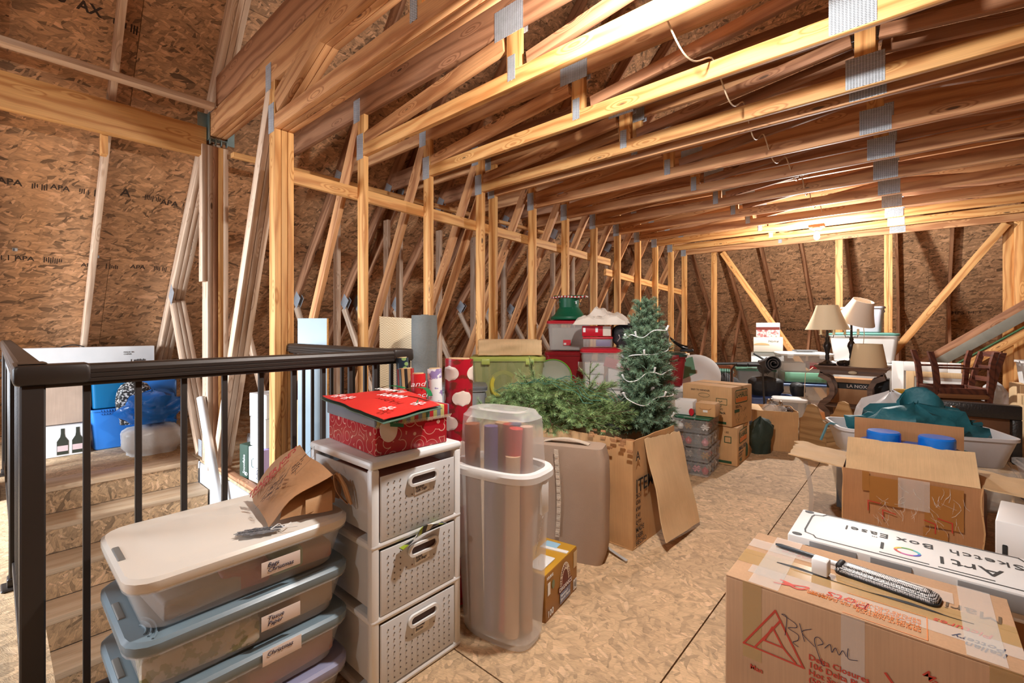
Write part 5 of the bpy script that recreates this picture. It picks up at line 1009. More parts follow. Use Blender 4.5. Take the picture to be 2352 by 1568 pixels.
carton('white storage carton at the bottom behind the white lidded tote', (-1.62, 7.35, 0), 12, .40, .34, .82, WHITE, None); t = carton('white carton with handwriting under the picture carton', (-1.60, 7.30, .8225), 12, .36, .30, .21, plain('cream carton', s2l(226, 214, 198), .5), None); txt('Home', .05, INK, t, face((-.0, -.1505, .14), (1, 0, 0), (0, 0, 1)), 'handwriting', shear=.3); MB().prism([(.1*math.cos(a*PI/10), .03*math.sin(a*PI/10)) for a in range(11)], 0, .0006).out('arc_print', plain('tan arc', s2l(206, 170, 120), .5), t, face((-.08, -.1505, .1), (1, 0, 0), (0, 0, 1)), None)
t = carton('picture printed carton with roses topmost of the white stack', (-1.60, 7.30, 1.035), 10, .29, .22, .20, SILV, None); MB().box((0, -.1105, .12), (.29, .001, .04)).out('band_print', MAR, t, None, None); MB().box((0, -.1105, .05), (.26, .001, .1)).out('photo_print', pattern('rose photo', 'mix', [s2l(60, 50, 46), s2l(196, 110, 110), s2l(226, 214, 206), s2l(70, 90, 60)], 22), t, None, None)
tote('grey tote with a green lid at the back left of the pet gate', (-2.05, 6.35, 0), 20, .46, .36, .60, GRAYP, plain('sea green lid', s2l(84, 128, 110), .4)); tote('second grey tote with a green lid behind the pet gate', (-1.68, 6.92, 0), 20, .46, .36, .60, GRAYP, plain('sea green lid', s2l(84, 128, 110), .4))
WOODO = lumber('orange stained wood', s2l(176, 98, 50), s2l(130, 66, 30), 1.6)
t = thing('pet_gate', 'orange wooden pet gate with dark wire bars', 'pet gate', (-1.80, 5.42, 0), 25)
for s, rz in ((-1, 10), (1, -12)):
    q = thing('x', 'x', 'x'); bpy.data.objects.remove(q)
    M = rotm(0, 0, rz, (s*.13, 0, 0))
    for x in (-.115, .115): o = board('post', (x, 0, 0), (x, 0, .74), .022, .03, WOODO, t); o.matrix_basis = M @ o.matrix_basis
    for z in (.06, .725): o = board('rail', (-.1, 0, z), (.1, 0, z), .022, .035, WOODO, t); o.matrix_basis = M @ o.matrix_basis
    for k in range(8): MB().tube([(-.085+.0243*k, 0, .06), (-.085+.0243*k, 0, .72)], .003, 5).out('wire_bar', BLACKM, t, M)
t = thing('tripod', 'folded black tripod lying across the green tote lids', 'tripod', (-1.86, 6.55, .66), 40)
for k in range(3): MB().tube([(-.40, -.03+.03*k, .02+.012*(k == 1)), (.05, -.03+.03*k, .03), (.36, -.03+.03*k, .035)], [.010, .014, .016], 8).out('leg', BLACKM, t)
MB().rbox((.42, 0, .04), (.14, .08, .06), .01).out('head', BLACKM, t); MB().tube([(.45, 0, .06), (.30, .05, .16)], .012, 8).out('pan_handle', BLACKM, t)
t = thing('luggage_cart', 'black folding luggage cart with a tall tube handle', 'luggage cart', (-1.39, 5.50, 0), 33)
MB().tube([(-.16, .1, .05), (-.16, .06, .70), (-.13, .05, .755), (.13, .05, .755), (.16, .06, .70), (.16, -.02, .03)], .011, 8).out('handle_frame', plain('dark steel tube', s2l(70, 66, 64), .35, .6), t)
for s in (-1, 1): MB().tube([(s*.06-.055, .05, .755), (s*.06+.055, .05, .755)], .019, 10).out('grip', BLACKM, t); MB().lathe([(.05, -.015), (.05, .015)], 18).out('wheel', BLACKM, t, rotm(90, 0, 90, (s*.18, .0, .05)))
MB().rbox((0, 0, .03), (.30, .22, .02), .006).out('platform', plain('dark steel tube', s2l(70, 66, 64), .35, .6), t)
pouch('black folded stroller seat behind the luggage cart handle', (-1.74, 5.80, 0), 25, .34, .26, .62, plain('charcoal fabric', s2l(54, 52, 52), .8, bump=.4, bs=40), 'bag', 'folded_stroller', 37, lump=.14)
tote('small clear container with a white lid behind the glass globes', (-1.04, 5.68, 0), 16, .30, .22, .40, CLR1, WLID); 
t = thing('sled_disc', 'white and green plastic disc sled leaning behind the moving boxes', 'sled', (-1.78, 4.98, .66), 20, rx=60); MB().lathe([(.24, 0), (.245, .008), (.2, .03), (.1, .045), (.01, .05)], 32).out('disc', WHITE, t); MB().prism([(0, 0)]+[(.2*math.cos(rad(a)), .2*math.sin(rad(a))) for a in range(100, 220, 12)], .046, .05).out('green_panel', plain('soft green plastic', s2l(110, 160, 130), .4), t)
tote('grey tote supporting the disc sled', (-1.80, 5.06, 0), 20, .40, .34, .42, GRAYP, GRAYD)
# ================================================================ console table and lamps
DWOOD = lumber('dark walnut', s2l(120, 92, 74), s2l(84, 62, 50), 1.2); IRON = plain('dark bronze iron', s2l(52, 44, 40), .35, .6)
t = thing('console_table', 'dark carved console table with C scroll legs under the lamps', 'console table', (-.55, 6.28, 0), 0)
W_, D_ = .66, .36
MB().rings([(rr(W_-.06, D_-.06, .01), .70), (rr(W_-.05, D_-.05, .01), .715), (rr(W_, D_, .012), .738), (rr(W_, D_, .012), .75)]).out('top', DWOOD, t)
MB().rbox((0, 0, .68), (W_-.10, D_-.08, .05), .006).out('apron', DWOOD, t); MB().lathe([(.03, 0), (.03, .006), (.022, .010)], 20).out('medallion', plain('pale medallion', s2l(196, 174, 140), .4), t, Matrix.Translation((.02, -D_/2+.03, .685)) @ rotm(90, 0, 0) @ Matrix.Diagonal((1.3, .6, 1, 1)))
MB().rbox((0, 0, .30), (W_-.14, D_-.10, .02), .004).out('shelf', DWOOD, t)
for sx in (-1, 1):
    for sy in (-1, 1):
        pts = [(sx*.26, .655), (sx*.275, .62), (sx*.20, .58), (sx*.165, .50), (sx*.165, .42), (sx*.20, .35), (sx*.255, .31), (sx*.275, .28), (sx*.21, .22), (sx*.20, .12), (sx*.25, .03), (sx*.29, .0)]
        wd = [.02, .028, .024, .024, .024, .024, .03, .034, .026, .024, .026, .03]; b = MB(); rg = []
        for k, ((x, z), q) in enumerate(zip(pts, wd)):
            a, c = pts[max(0, k-1)], pts[min(len(pts)-1, k+1)]; d = Vector((c[0]-a[0], c[1]-a[1])).normalized(); n = Vector((-d.y, d.x))*q; y = sy*(D_/2-.06)
            rg.append([(x+n.x, y-.02, z+n.y), (x-n.x, y-.02, z-n.y), (x-n.x, y+.02, z-n.y), (x+n.x, y+.02, z+n.y)])
        b.loft(rg); b.out('scroll_leg', DWOOD, t, Matrix.Translation((0, 0, .018)), 50)
SHADE = plain('cream fabric shade', s2l(246, 228, 190), .7, bump=.2, bs=300, emit=None); SHADE2 = plain('pale pink shade', s2l(232, 212, 190), .7); SHADE3 = plain('linen shade', s2l(222, 194, 152), .8, bump=.3, bs=500)
def shadepart(t, r0, r1, h, z, m, n=40, M=None, sq=0, bell=.3, facets=0):
    prof = []
    for k in range(7):
        f = k/6; q = f+bell*(f*f-f); prof.append((r1+(r0-r1)*(q), h*(1-f)))
    prof = prof[::-1]; b = MB(); R_ = lambda r, a: r*(1+.03*abs(math.sin(facets*a/2))*(-1)) if facets else r
    ring = lambda r, zz: [(R_(r, 2*PI*k/n)*math.cos(2*PI*k/n), R_(r, 2*PI*k/n)*math.sin(2*PI*k/n), zz) for k in range(n)]
    b.loft([ring(r, zz) for r, zz in prof]+[ring(r-.003, zz) for r, zz in prof[::-1]]+[ring(prof[0][0], prof[0][1])], False, False); b.out('lamp_shade', m, t, (Matrix.Translation((0, 0, z)) @ M) if M else Matrix.Translation((0, 0, z)), 40)
def lamp(label, loc, z_sh, r0, r1, h, m, tilt=None, facets=0, H_=.5):
    t = thing('table_lamp', label, 'lamp', loc)
    MB().lathe([(.085, 0), (.088, .008), (.08, .02), (.05, .03), (.025, .05), (.018, .06)], 28).out('base', IRON, t)
    MB().lathe([(.014, .05), (.022, .08), (.018, .12), (.030, .18), (.04, .21), (.034, .24), (.018, .27), (.022, .29), (.012, .31), (.010, H_)], 20).out('stem', IRON, t)
    for s in (-1, 1):
        MB().tube([(0, 0, .30), (s*.03, 0, .315), (s*.055, 0, .31), (s*.06, 0, .34)], .004, 6).out('arm', IRON, t); MB().lathe([(.022, .34), (.022, .345), (.012, .347), (.012, .40), (.003, .405)], 14).out('candle_socket', SHADE, t, Matrix.Translation((s*.06, 0, 0)))
    shadepart(t, r0, r1, h, z_sh, m, M=tilt, facets=facets); MB().tube([(0, 0, H_-.02), (0, 0, z_sh+h+.02)], .004, 6).out('harp', IRON, t); return t
lamp('table lamp with a bell shaped cream shade on the console', (-.765, 6.20, .7505), .395, .215, .105, .275, SHADE, facets=8)
t = lamp('table lamp with a tilted pale shade behind the cream shade lamp', (-.565, 6.41, .7505), .46, .19, .10, .25, SHADE2, tilt=rotm(14, 20, 0, (.03, 0, .03)))
t = thing('linen_drum', 'loose linen drum lamp shade standing on the console', 'lamp shade', (-.405, 6.215, .7505), 0); shadepart(t, .165, .125, .245, 0, SHADE3, bell=0); b = MB(); b.tube([(-.12, 0, .235), (.12, 0, .235)], .002, 5); b.out('spider_wire', IRON, t)
o = MB().tube([(-.46, 6.36, 1.24), (-.445, 6.34, 1.1), (-.455, 6.33, .95), (-.49, 6.36, .83), (-.50, 6.42, .765)], .004, 6).out('electric_cord', CABLE); tag(o, 'cream lamp cord hanging from the tilted shade', 'cord')
b = MB(); b.tube([(-.93, 6.40, .70), (-.945, 6.02, .66), (-.95, 5.98, .45), (-.93, 5.97, .2), (-.92, 5.98, .02)], .004, 6); tag(b.out('electric_cord', CABLE), 'pale cord hanging down the left side of the console', 'cord')
pouch('bundle of dark cord and fittings on the console', (-.615, 6.19, .7505), 0, .10, .1, .06, IRON, 'cord bundle', 'cord_bundle', 41, lump=.4)
# cartons beneath the console
t = carton('tan round cornered carton reading LA NOX under the console', (-.60, 6.62, 0), 0, .42, .20, .58, CARDD, None); MB().box((0, -.1008, .50), (.42, .001, .07)).out('band_print', INK, t, None, None); txt('LA NOX', .05, LBL, t, face((-.02, -.1015, .482), (1, 0, 0), (0, 0, 1)), bold=.02); MB().box((.1, -.1008, .08), (.2, .001, .06)).out('band_print', INKG, t, None, None); txt('LA NOX', .045, LBL, t, face((.01, -.1015, .062), (1, 0, 0), (0, 0, 1)), bold=.02)
slabs('black case standing under the right side of the console', -.31, 6.62, 0, .14, .2, .60, BLACKM, 0, 'black_case', 'case'); o = MB().lathe([(.085, 0), (.09, .02), (.05, .035), (.01, .04)], 24).out('yellow_lid', plain('yellow plastic', s2l(214, 166, 30), .4)); o.location = (-.14, 6.60, .46); tag(o, 'yellow round lid right of the console legs', 'lid'); carton('brown carton under the yellow lid', (-.14, 6.62, 0), 0, .20, .20, .458, CARDD, None)
# totes behind the lamps
tote('large white tote at the bottom behind the console', (-.52, 7.36, 0), 0, .66, .42, .36, WHITE, WHITE); tote('large white tote second from the floor behind the console', (-.52, 7.36, .385), 0, .66, .42, .33, WHITE, WHITE)
tote('white tote with a teal lid behind the lamps', (-.52, 7.36, .742), 0, .68, .42, .34, WHITE, plain('teal lid', s2l(88, 136, 126), .4)); tote('open pale grey tote on the teal lid behind the lamps', (-.53, 7.36, 1.11), 0, .42, .34, .32, plain('cool grey plastic', s2l(186, 188, 198), .4), None)
# ================================================================ frames, chairs, leaning lumber
GLO = plain('white gloss paint', (.82, .81, .79), .2)
t = thing('picture_frame', 'large white picture frame standing behind the chairs', 'picture frame', (.06, 6.98, 0), 0, rx=-6)
for x in (-.24, .24): MB().rbox((x, 0, .39), (.11, .03, .78), .004, 1).out('rail', GLO, t)
for z in (.055, .725): MB().rbox((0, 0, z), (.37, .03, .11), .004, 1).out('rail', GLO, t)
MB().box((0, .008, .39), (.37, .004, .56)).out('backing', SILV, t, None, None)
t = thing('picture_frame', 'tan mounted picture with torn paper in front of the white frame', 'picture frame', (.17, 6.86, 0), 0, rx=-8); 
for x in (-.24, .24): MB().rbox((x, 0, .34), (.07, .025, .68), .003, 1).out('rail', CARDL, t)
for z in (.03, .65): MB().rbox((0, 0, z), (.41, .025, .06), .003, 1).out('rail', CARDL, t)
MB().box((0, .004, .34), (.41, .004, .57)).out('picture', PAPERW, t, None, None); MB().grid(lambda u, v: ((u-.8)*.24, -.004, .40+.2*v-.1*u*v), 6, 6, th=.002).out('torn_paper', plain('aqua print', s2l(170, 190, 184), .6), t)
MAHO = lumber('mahogany', s2l(104, 54, 36), s2l(62, 30, 22), 1.4); SEATF = plain('brown leather seat', s2l(140, 96, 62), .5)
def mkchair(label, loc, rz, flip, group):
    t = thing('dining_chair', label, 'chair', loc, rz, group, rx=180 if flip else 0)
    for s in (-1, 1):
        MB().loft([[(s*.2+dx, y+dy, z) for dx, dy in ((-.018, -.02), (.018, -.02), (.018, .02), (-.018, .02))] for y, z in ((-.20, .40), (-.21, .30), (-.215, .20), (-.225, .10), (-.25, 0))]).out('leg', MAHO, t)
        MB().loft([[(s*.17+dx, y+dy, z) for dx, dy in ((-.018, -.022), (.018, -.022), (.018, .022), (-.018, .022))] for y, z in ((.24, 0), (.20, .15), (.185, .30), (.185, .42), (.20, .55), (.235, .72), (.29, .93))]).out('leg', MAHO, t)
        MB().rbox((s*.185, -.005, .385), (.024, .36, .06), .004, 1).out('seat_rail', MAHO, t); MB().tube([(s*.2, -.22, .16), (s*.17, .20, .16)], .010, 8).out('stretcher', MAHO, t)
    MB().rbox((0, -.2, .385), (.38, .024, .06), .004, 1).out('seat_rail', MAHO, t); MB().rbox((0, .185, .385), (.34, .024, .06), .004, 1).out('seat_rail', MAHO, t)
    MB().rings([(rr(.40, .40, .03), .412), (rr(.42, .42, .04), .43), (rr(.41, .41, .04), .452), (rr(.34, .34, .06), .466)], M=Matrix.Translation((0, -.015, 0))).out('seat', SEATF, t)
    for z, y in ((.55, .20), (.66, .222), (.77, .248), (.90, .283)): MB().grid(lambda u, v: ((u-.5)*.33, y+.02*math.sin(PI*u), z-.02+(.045+.014*math.sin(PI*u)*(1 if z > .8 else 0))*v), 12, 1, th=.016).out('back_slat', MAHO, t)
    return t
mkchair('mahogany ladder back chair standing upright under the upturned chair', (.27, 6.42, 0), -70, False, 'mahogany dining chairs')
mkchair('upturned mahogany chair resting seat down on the other chair', (.245, 6.42, .935), -68, True, 'mahogany dining chairs')
b0 = [('light two by four lying aslant at the far right', (.0, 7.86, .35), (1.7, 7.86, 1.745), .038, .089, PINE2), ('grey board lying aslant above the light two by four', (-.05, 7.92, .53), (1.7, 7.92, 1.945), .02, .11, plain('grey board', s2l(120, 116, 104), .7, var=.15)), ('brown two by four lying aslant behind the grey board', (-.05, 7.99, .64), (1.7, 7.99, 2.07), .038, .089, PINED)]
for l, p, q, a, c, m in b0: tag(board('leaning_board', p, q, a, c, m), l, 'board', 'boards lying aslant at the far right')
o = MB().tube([(.1, 7.84, .52), (.6, 7.84, .925), (1.2, 7.84, 1.41)], .012, 8).out('garden_cane', plain('green cane', s2l(48, 92, 52), .5)); tag(o, 'thin green cane along the slanting boards', 'cane')
t = thing('bracket_stand', 'stack of brown cartons propping the slanting boards', 'carton stack', (1.50, 7.93, 0)); MB().rbox((0, 0, .755), (.2, .2, 1.51), .004, 1).out('body', CARDD, t)
# black case, boxes and plastics at the right edge
BLKC = plain('black vinyl', (.022, .022, .024), .35, bump=.3, bs=60)
t = thing('instrument_case', 'long black vinyl case with a chrome latch in front of the chairs', 'case', (.35, 5.82, 0), 4); MB().rbox((0, 0, .44), (.62, .10, .12), .008).out('lid', BLKC, t)
for s in (-1, 1): MB().rbox((s*.28, 0, .19), (.06, .10, .38), .006).out('side', BLKC, t)
MB().rbox((0, .03, .19), (.50, .02, .37), .003, 1).out('inner_panel', plain('brown fibre board', s2l(120, 82, 56), .8, bump=.3, bs=80, var=.15), t); MB().rbox((-.12, -.054, .44), (.035, .01, .05), .003).out('latch', CHR, t); MB().rbox((-.12, -.06, .41), (.012, .012, .02), .002).out('latch', CHR, t)
carton('pale cardboard box right of the black case', (.85, 5.98, 0), 6, .34, .30, .58, CARDL, TAPE); carton('tall cardboard box at the right picture edge', (.86, 6.44, 0), 6, .36, .34, .64, CARDL, None); tote('white plastic bin at the right picture edge on a cardboard box', (.86, 6.44, .642), 6, .30, .26, .22, WHITE, None)
for k, (x, y, z) in enumerate(((.58, 6.80, .0), (.42, 7.25, .0))): pouch(('clear crumpled plastic wrap beside the chairs', 'second heap of clear plastic behind the chairs')[k], (x, y, z), 20*k, .2, .2, .62-.1*k, plain('clear crinkled film', (.8, .8, .8), .15, alpha=.5, bump=.8, bs=22), 'plastic wrap', 'plastic_wrap', 50+k, lump=.2)
# ================================================================ white bin with teal bags
BINW = plain('milky white bin', s2l(224, 222, 224), .35, alpha=.92)
tote('clear grey tote beneath the long white bin', (.02, 4.28, 0), 18, .84, .46, .27, CLR1, None, ribs=False)
t = tote('long milky white bin filled with teal bags', (-.03, 4.27, .277), 20, .94, .46, .20, BINW, None, taper=.9, r=.08, ribs=False, name='storage_bin', cat='bin'); 
TEAL = plain('teal nylon', s2l(34, 104, 116), .55, bump=.5, bs=22, var=.12, vs_=14)
t = pouch('teal nylon duffel bag heaped in the long white bin', (-.02, 4.27, .295), 22, .60, .38, .34, TEAL, 'bag', 'duffel_bag', 61, lump=.5)
MB().grid(lambda u, v: (-.10+.26*u, -.06+.03*math.sin(6*u), .26+.20*math.sin(PI*v)*(.5+.5*math.sin(PI*u))), 14, 10, th=.01).out('flap', TEAL, t, rotm(-10, 0, 8), 60); MB().tube([(-.28, -.05, .24), (-.2, -.1, .29), (-.08, -.14, .28), (.04, -.16, .22)], .010, 6).out('strap', TEAL, t); MB().tube([(.28, -.02, .22), (.36, .0, .23), (.37, .02, .20), (.3, .04, .19)], .016, 6).out('strap', TEAL, t)
o = MB().tube([(-.44, 4.04, .47), (-.475, 4.02, .483), (-.495, 4.0, .47), (-.51, 3.985, .42), (-.53, 3.975, .36)], .009, 6).out('teal_strap', plain('pale teal webbing', s2l(96, 144, 156), .6)); tag(o, 'pale teal strap hanging over the left rim of the white bin', 'strap')
pouch('white plastic sack behind the teal bag', (-.17, 4.82, .0), 20, .46, .34, .64, plain('white film', (.80, .80, .81), .3, bump=.5, bs=14), 'plastic sack', 'plastic_sack', 9, lump=.2)
t = slabs('small card box with a red stitched label inside the white bin', .33, 4.36, .292, .12, .03, .14, plain('brown label card', s2l(140, 104, 84), .6), 20, 'card_box', 'box'); MB().box((.045, -.016, .07), (.04, .001, .12)).out('stitched_label', pattern('stitched label', 'stripe', [s2l(190, 60, 50), (.8, .78, .74)], 60), t, None, None)
# ================================================================ open carton in front of the frosted tote
t = tote('frosted tote behind the open cardboard box', (-.06, 3.73, 0), 2, .74, .32, .33, FROST, None, ribs=False, fill=[(-.22, -.02, .16, .24, .2, .28, plain('faded blue cloth', s2l(110, 132, 160), .7, var=.2, vs_=7), 'contents'), (.2, -.02, .14, .28, .2, .24, plain('faded rose cloth', s2l(176, 130, 120), .7, var=.2, vs_=7), 'contents')])
t = thing('open_carton', 'open cardboard box with raised flaps and peeling tape, blue tub inside', 'cardboard box', (-.045, 3.26, 0), 2); W_, D_, H_ = .535, .40, .42
for s in (-1, 1): cardsheet(W_, H_, seed=70+s).out('side_panel', CARD if s > 0 else CARDD, t, rotm(0, 0, 0, (0, s*D_/2, 0))); cardsheet(D_, H_, seed=74+s).out('side_panel', CARD, t, rotm(0, 0, 90, (s*W_/2, 0, 0)))
MB().box((0, 0, .003), (W_, D_, .005)).out('bottom_panel', CARD, t, None, None)
cardsheet(W_-.02, .23, seed=77).out('flap', CARDL, t, rotm(0, 0, 0, (0, -D_/2, H_)) @ rotm(-55, 0, 0)); cardsheet(W_-.06, .215, seed=78).out('flap', CARDD, t, rotm(0, 0, 0, (-.0, D_/2, H_)) @ rotm(-4, 0, 0))
cardsheet(D_-.02, .26, seed=79, ragged=.05).out('flap', CARDL, t, rotm(0, 0, 90, (-W_/2, 0, H_)) @ rotm(-84, 0, 0)); cardsheet(D_-.02, .26, seed=80, ragged=.02).out('flap', CARDL, t, rotm(0, 0, 90, (W_/2, 0, H_)) @ rotm(96, 0, 0))
BRT = plain('brown tape', s2l(180, 124, 66), .2, alpha=.75); FL2 = lambda x, z: face((x, -D_/2-.008, z), (1, 0, 0), (0, 0, 1))
for k, (x, z, w, h) in enumerate(((-.09, .33, .13, .14), (.13, .30, .14, .20), (.10, .16, .09, .06), (-.17, .37, .03, .1), (.02, .34, .12, .15))): MB().box((0, 0, .0006*k), (w, h, .0005)).out('tape', BRT if k != 4 else TAPEC, t, FL2(x, z), None)
b = MB()
for k in range(40):
    x = R.uniform(-.14, .2); z = R.uniform(.2, .4); a = R.gauss(-1.4, .5)
    for q in range(4): x1 = x+.014*math.cos(a); z1 = z+.014*math.sin(a); b.add(*_seg(x, z, x1, z1, R.uniform(.0006, .0022))); x, z = x1, z1; a += R.uniform(-.5, .5)
b.out('tape_wrinkle', plain('glossy film', (.85, .8, .74), .05, alpha=.55), t, FL2(0, 0) @ Matrix.Translation((0, 0, .005)), None)['kind'] = 'stuff'
[scrawl([q], .005, INKR, t, FL2(0, 0) @ Matrix.Translation((0, 0, .003)), 'corner_mark') for q in ([(-.16, .22), (-.16, .27), (-.11, .265)], [(-.10, .19), (-.10, .235), (-.05, .225)], [(.06, .225), (.10, .215), (.10, .17)], [(.11, .245), (.16, .235), (.16, .19)])]
MB().grid(lambda u, v: (-W_/2-.19+.02*v+.03*math.sin(3*u), -.16+.012*v, .41-.40*u), 18, 1, th=.0006).out('hanging_tape', plain('grey film', (.6, .54, .48), .2, alpha=.55), t)
t = thing('blue_tub', 'bright blue plastic tub with round lids inside the open cardboard box', 'tub', (-.045, 3.27, .012), 2); BRB = plain('bright blue plastic', s2l(20, 116, 220), .25); MB().rbox((0, .05, .265), (.46, .22, .53), .05, 4).out('body', BRB, t)
for x in (-.10, .12): MB().lathe([(.072, .52), (.076, .53), (.076, .575), (.07, .583), (.01, .585)], 28).out('round_lid', BRB, t, Matrix.Translation((x, .05, 0)))
# ================================================================ white easel box and the taped carton in front
t = thing('easel_box', 'flat white art easel box with black corner dots behind the taped carton', 'box', (-.015, 2.0, 0), 0); ZT_ = .452; MB().rbox((0, 0, ZT_-.04), (.66, .29, .08), .003, 1).out('body', plain('white easel carton', (.82, .81, .79), .45, var=.03), t, Matrix.Translation((0, 0, .0)))
EA = Matrix.Translation((0, 0, ZT_+.0008)); FT = lambda x, y: face((x, y, ZT_), (-1, 0, 0), (0, -1, 0))
txt('Art1', .082, INK, t, FT(.205, -.012)); txt('1', .082, INK, t, FT(-.055, -.012)); [txt(w, .056, INK, t, FT(x, .072), spacing=1.12) for w, x in (('Sketch', .255), ('Box', .055), ('Easel', -.06))]; txt('TM', .012, INK, t, FT(-.09, .03))
ringc = [s2l(200, 60, 50), s2l(200, 80, 160), s2l(70, 80, 190), s2l(70, 190, 200), s2l(100, 170, 70), s2l(220, 190, 60)]
for k in range(6):
    b = MB(); n = 6; V = []
    for i in range(n+1): a = 2*PI*(k+i/n)/6; V.append([(.034*math.cos(a), .030*math.sin(a), 0), (.026*math.cos(a), .022*math.sin(a), 0)])
    b.loft(V, False, False, closed=False); b.out('colour_ring_print', plain('ring colour %d' % k, ringc[k], .5), t, FT(-.012, -.040), None)
ln = [(-.29, -.06), (-.285, -.085), (-.26, -.095), (-.25, -.115), (.25, -.115), (.26, -.095), (.285, -.085), (.29, -.06), (.29, .09), (.285, .11), (.26, .12), (.25, .14), (-.25, .14), (-.26, .12), (-.285, .11), (-.29, .09), (-.29, -.06)]
scrawl([ln], .005, INK, t, face((0, -.005, ZT_), (1, 0, 0), (0, 1, 0)), 'border_print')
for x in (-.305, .305):
    for y in (-.125, .125): MB().prism(ell(.015, .012, 20), 0, .0006).out('corner_dot', INK, t, face((x, y, ZT_), (1, 0, 0), (0, 1, 0)), None)
for x in (-.27, .27): MB().prism(ell(.018, .02, 20), 0, .0006).out('corner_dot', INK, t, face((x, -.1490, ZT_-.04), (1, 0, 0), (0, 0, 1)), None)
for x, w in ((-.2, .13), (-.05, .10), (.18, .16)): MB().rbox((x, -.147, ZT_-.03), (w, .003, .05), .001, 1).out('tuck_flap', GRAYP, t)
for x in (-.02, .12): MB().box((x, -.10, ZT_+.0006), (.12, .004, .001)).out('slot', INK, t, None, None)
carton('plain carton carrying the white easel box', (-.01, 2.03, 0), 0, .56, .24, .370, CARDD, None)
t = carton('taped moving carton in the right foreground with red triangle logo', (-.115, 1.505, 0), 0, .565, .345, .5, cardboard('brown taped cardboard', s2l(184, 146, 112)), None, name='taped_carton')
Ff = lambda x, z: face((x, -.1735, z), (1, 0, 0), (0, 0, 1)); Ftp = lambda x, y: face((x, y, .5006), (-1, 0, 0), (0, -1, 0))
T3 = [(0, .0), (.125, .02), (.075, .135)]
def tri(s, cx, cy): return [((x-cx)*s+cx, (y-cy)*s+cy) for x, y in T3]+[((T3[0][0]-cx)*s+cx, (T3[0][1]-cy)*s+cy)]
scrawl([[(0, 0), (.155, .0), (.085, .14), (0, 0)], [(.03, .0), (.075, .075), (.098, .115)], [(.055, .035), (.105, .035), (.135, .005)], [(.055, .035), (.078, .085), (.105, .035)]], .005, INKR, t, Ff(-.235, .335) @ Matrix.Diagonal((.88, .83, 1, 1)), 'triangle_logo')
txt('Delta Closures\n106 Delta Place\nHot Springs,\n(501) 760-\nwww.', .0195, INKR, t, Ff(-.088, .362), bold=.012, line=.95); txt('Manuf', .024, INKR, t, Ff(.12, .43) @ Matrix.Rotation(rad(-38), 4, 'Z'), bold=.01); [scrawl([q], .005, INKR, t, Ff(0, 0), 'corner_mark') for q in ([(.19, .42), (.14, .40), (.155, .365)], [(.06, .40), (.09, .36)])]; txt('Man', .018, INKR, t, Ff(-.22, .275), bold=.01)
scrawl([[(-.10, .43), (-.095, .50), (-.11, .505), (-.07, .49), (-.065, .475), (-.09, .462), (-.06, .45), (-.06, .43), (-.075, .415), (-.06, .405)], [(-.055, .495), (-.04, .435)], [(-.02, .49), (-.048, .465), (-.01, .43)], [(.0, .44), (.015, .455), (.0, .47), (-.01, .45), (.01, .38), (.02, .375)], [(.02, .44), (.035, .46), (.04, .435), (.05, .455), (.06, .435), (.07, .455), (.08, .44)], [(.085, .47), (.085, .435), (.11, .44)]], .0022, INKB, t, Ff(-.068, .115) @ Matrix.Diagonal((.70, .66, 1, 1)), 'handwriting')
txt('Marin', .056, plain('brown marker', s2l(92, 70, 44), .6), t, Ftp(.265, .055), 'handwriting', shear=.1); txt('Pictures', .030, INKR, t, Ftp(.24, -.05), 'handwriting', shear=.3); txt('Italian\nPottery', .027, INKB, t, Ftp(.255, -.115), 'handwriting', shear=.3, line=.75); txt('Pots', .05, INKR, t, Ftp(.03, -.085), 'handwriting', shear=.2); txt('George', .04, INKR, t, Ftp(-.07, .09), 'handwriting', shear=.3)
txt('FREIGHT NOTICE\nCLAIM SHORTAGE OR DAMAGE\nTO CARRIER UPON RECEIPT\nPROTECT IN TRANSIT\nBEFORE DELIVERING', .015, INKO, t, Ftp(.12, -.13), 'stamp_print', line=.8); txt('DRIVER\nCARRIER', .012, INKO, t, Ftp(-.06, -.12), 'stamp_print'); scrawl([[(-.02, -.06), (.13, -.06), (.13, -.165), (-.02, -.165)]], .002, INKO, t, face((0, 0, .5006), (1, 0, 0), (0, 1, 0)), 'stamp_frame')
scrawl([[(-.17, -.13), (-.13, -.115), (-.16, -.105), (-.12, -.125), (-.10, -.10), (-.15, -.12)]], .006, INKR, t, face((0, 0, .5006), (1, 0, 0), (0, 1, 0)), 'handwriting')
for k, (x, y, w, d) in enumerate(((0, -.02, .56, .09), (.02, -.09, .52, .05), (-.19, .0, .07, .34), (.22, .0, .06, .34), (-.05, .08, .46, .06))): MB().box((x, y, .5012+.0004*k), (w, d, .0004)).out('tape', TAPEC if k else TAPE, t, None, None)
for x in (-.215, .0, .245): MB().box((x, -.1732, .40), (.045, .0006, .2)).out('tape', TAPEC if x == 0 else BRT if False else TAPE, t, None, None)
MB().grid(lambda u, v: (-.19+.40*u, -.012-.012*math.sin(2*u)+.004*v, .503+.004*math.sin(11*u)*v), 30, 1, th=.0006).out('flap_gap', INK, t)
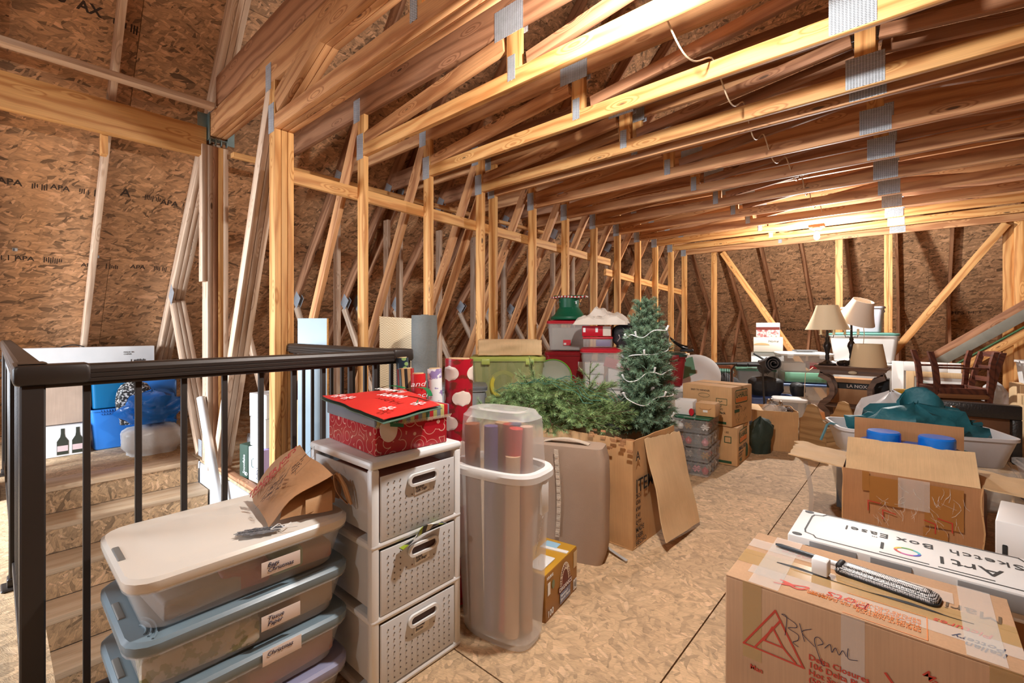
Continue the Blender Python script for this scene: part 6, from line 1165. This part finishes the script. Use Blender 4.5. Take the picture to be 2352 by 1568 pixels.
# pen, white block and brush case on the carton
b = thing('pen', 'black ballpoint pen lying on the taped carton', 'pen', (-.245, 1.592, .5095), -6); MB().tube([(-.085, 0, 0), (-.07, 0, 0), (.055, 0, 0)], [.003, .0058, .0058], 12).out('barrel', plain('grey black pen', s2l(44, 50, 56), .3), b); MB().tube([(.055, 0, 0), (.085, 0, 0)], .0055, 12).out('grip', WHITE, b); MB().tube([(.085, 0, 0), (.115, 0, 0)], [.0055, .002], 12).out('tip', BLACKM, b)
o = MB().rbox((0, 0, .021), (.038, .034, .042), .004, 3).out('white_block', WHITE); o.location = (-.20, 1.505, .5035); o.rotation_euler = (0, 0, rad(-6)); tag(o, 'small white rounded block beside the pen', 'block')
t = thing('brush_case', 'black and white snakeskin patterned brush case on the taped carton', 'brush case', (-.065, 1.553, .5035), -9); SNK = pattern('snakeskin', 'scale', [(.72, .70, .69), (.015, .015, .015)], 300, .4)
MB().rings([(rr(.206, .056, .014, 4), 0), (rr(.21, .06, .016, 4), .005), (rr(.208, .058, .016, 4), .011), (rr(.190, .040, .016, 4), .018), (rr(.16, .016, .006, 4), .020)]).out('case', SNK, t, None, 60); MB().rings([(rr(.216, .066, .018, 4), 0), (rr(.216, .066, .018, 4), .004)]).out('rim', BLACKM, t); MB().rbox((-.098, 0, .012), (.018, .044, .02), .007).out('end_cap', BLACKM, t); MB().rbox((.05, .002, .021), (.05, .006, .003), .001).out('label', WHITE, t)
# right edge: white carton with a slot and dark frames
t = slabs('white carton with a dark slot behind the easel box at the right edge', .285, 2.62, 0, .10, .30, .46, WHITE, -8, 'white_carton', 'carton'); MB().rbox((-.025, -.151, .33), (.014, .002, .09), .004).out('slot', INK, t)
slabs('dark framed canvas leaning beside the white carton at the right edge', .385, 2.50, 0, .03, .34, .44, plain('dark brown frame', s2l(96, 76, 56), .6), -10, 'framed_canvas', 'frame'); slabs('pale framed canvas at the right picture edge', .445, 2.52, 0, .03, .34, .46, plain('pale frame', s2l(186, 176, 164), .6), -10, 'framed_canvas', 'frame')
tote('clear grey drawer bin at the right picture edge beyond the open box', (.62, 3.45, 0), 8, .46, .4, .34, FROSTD, GRAYP, ribs=False); tote('second clear grey bin stacked at the right picture edge', (.62, 3.45, .365), 8, .44, .38, .12, FROSTD, None, ribs=False)
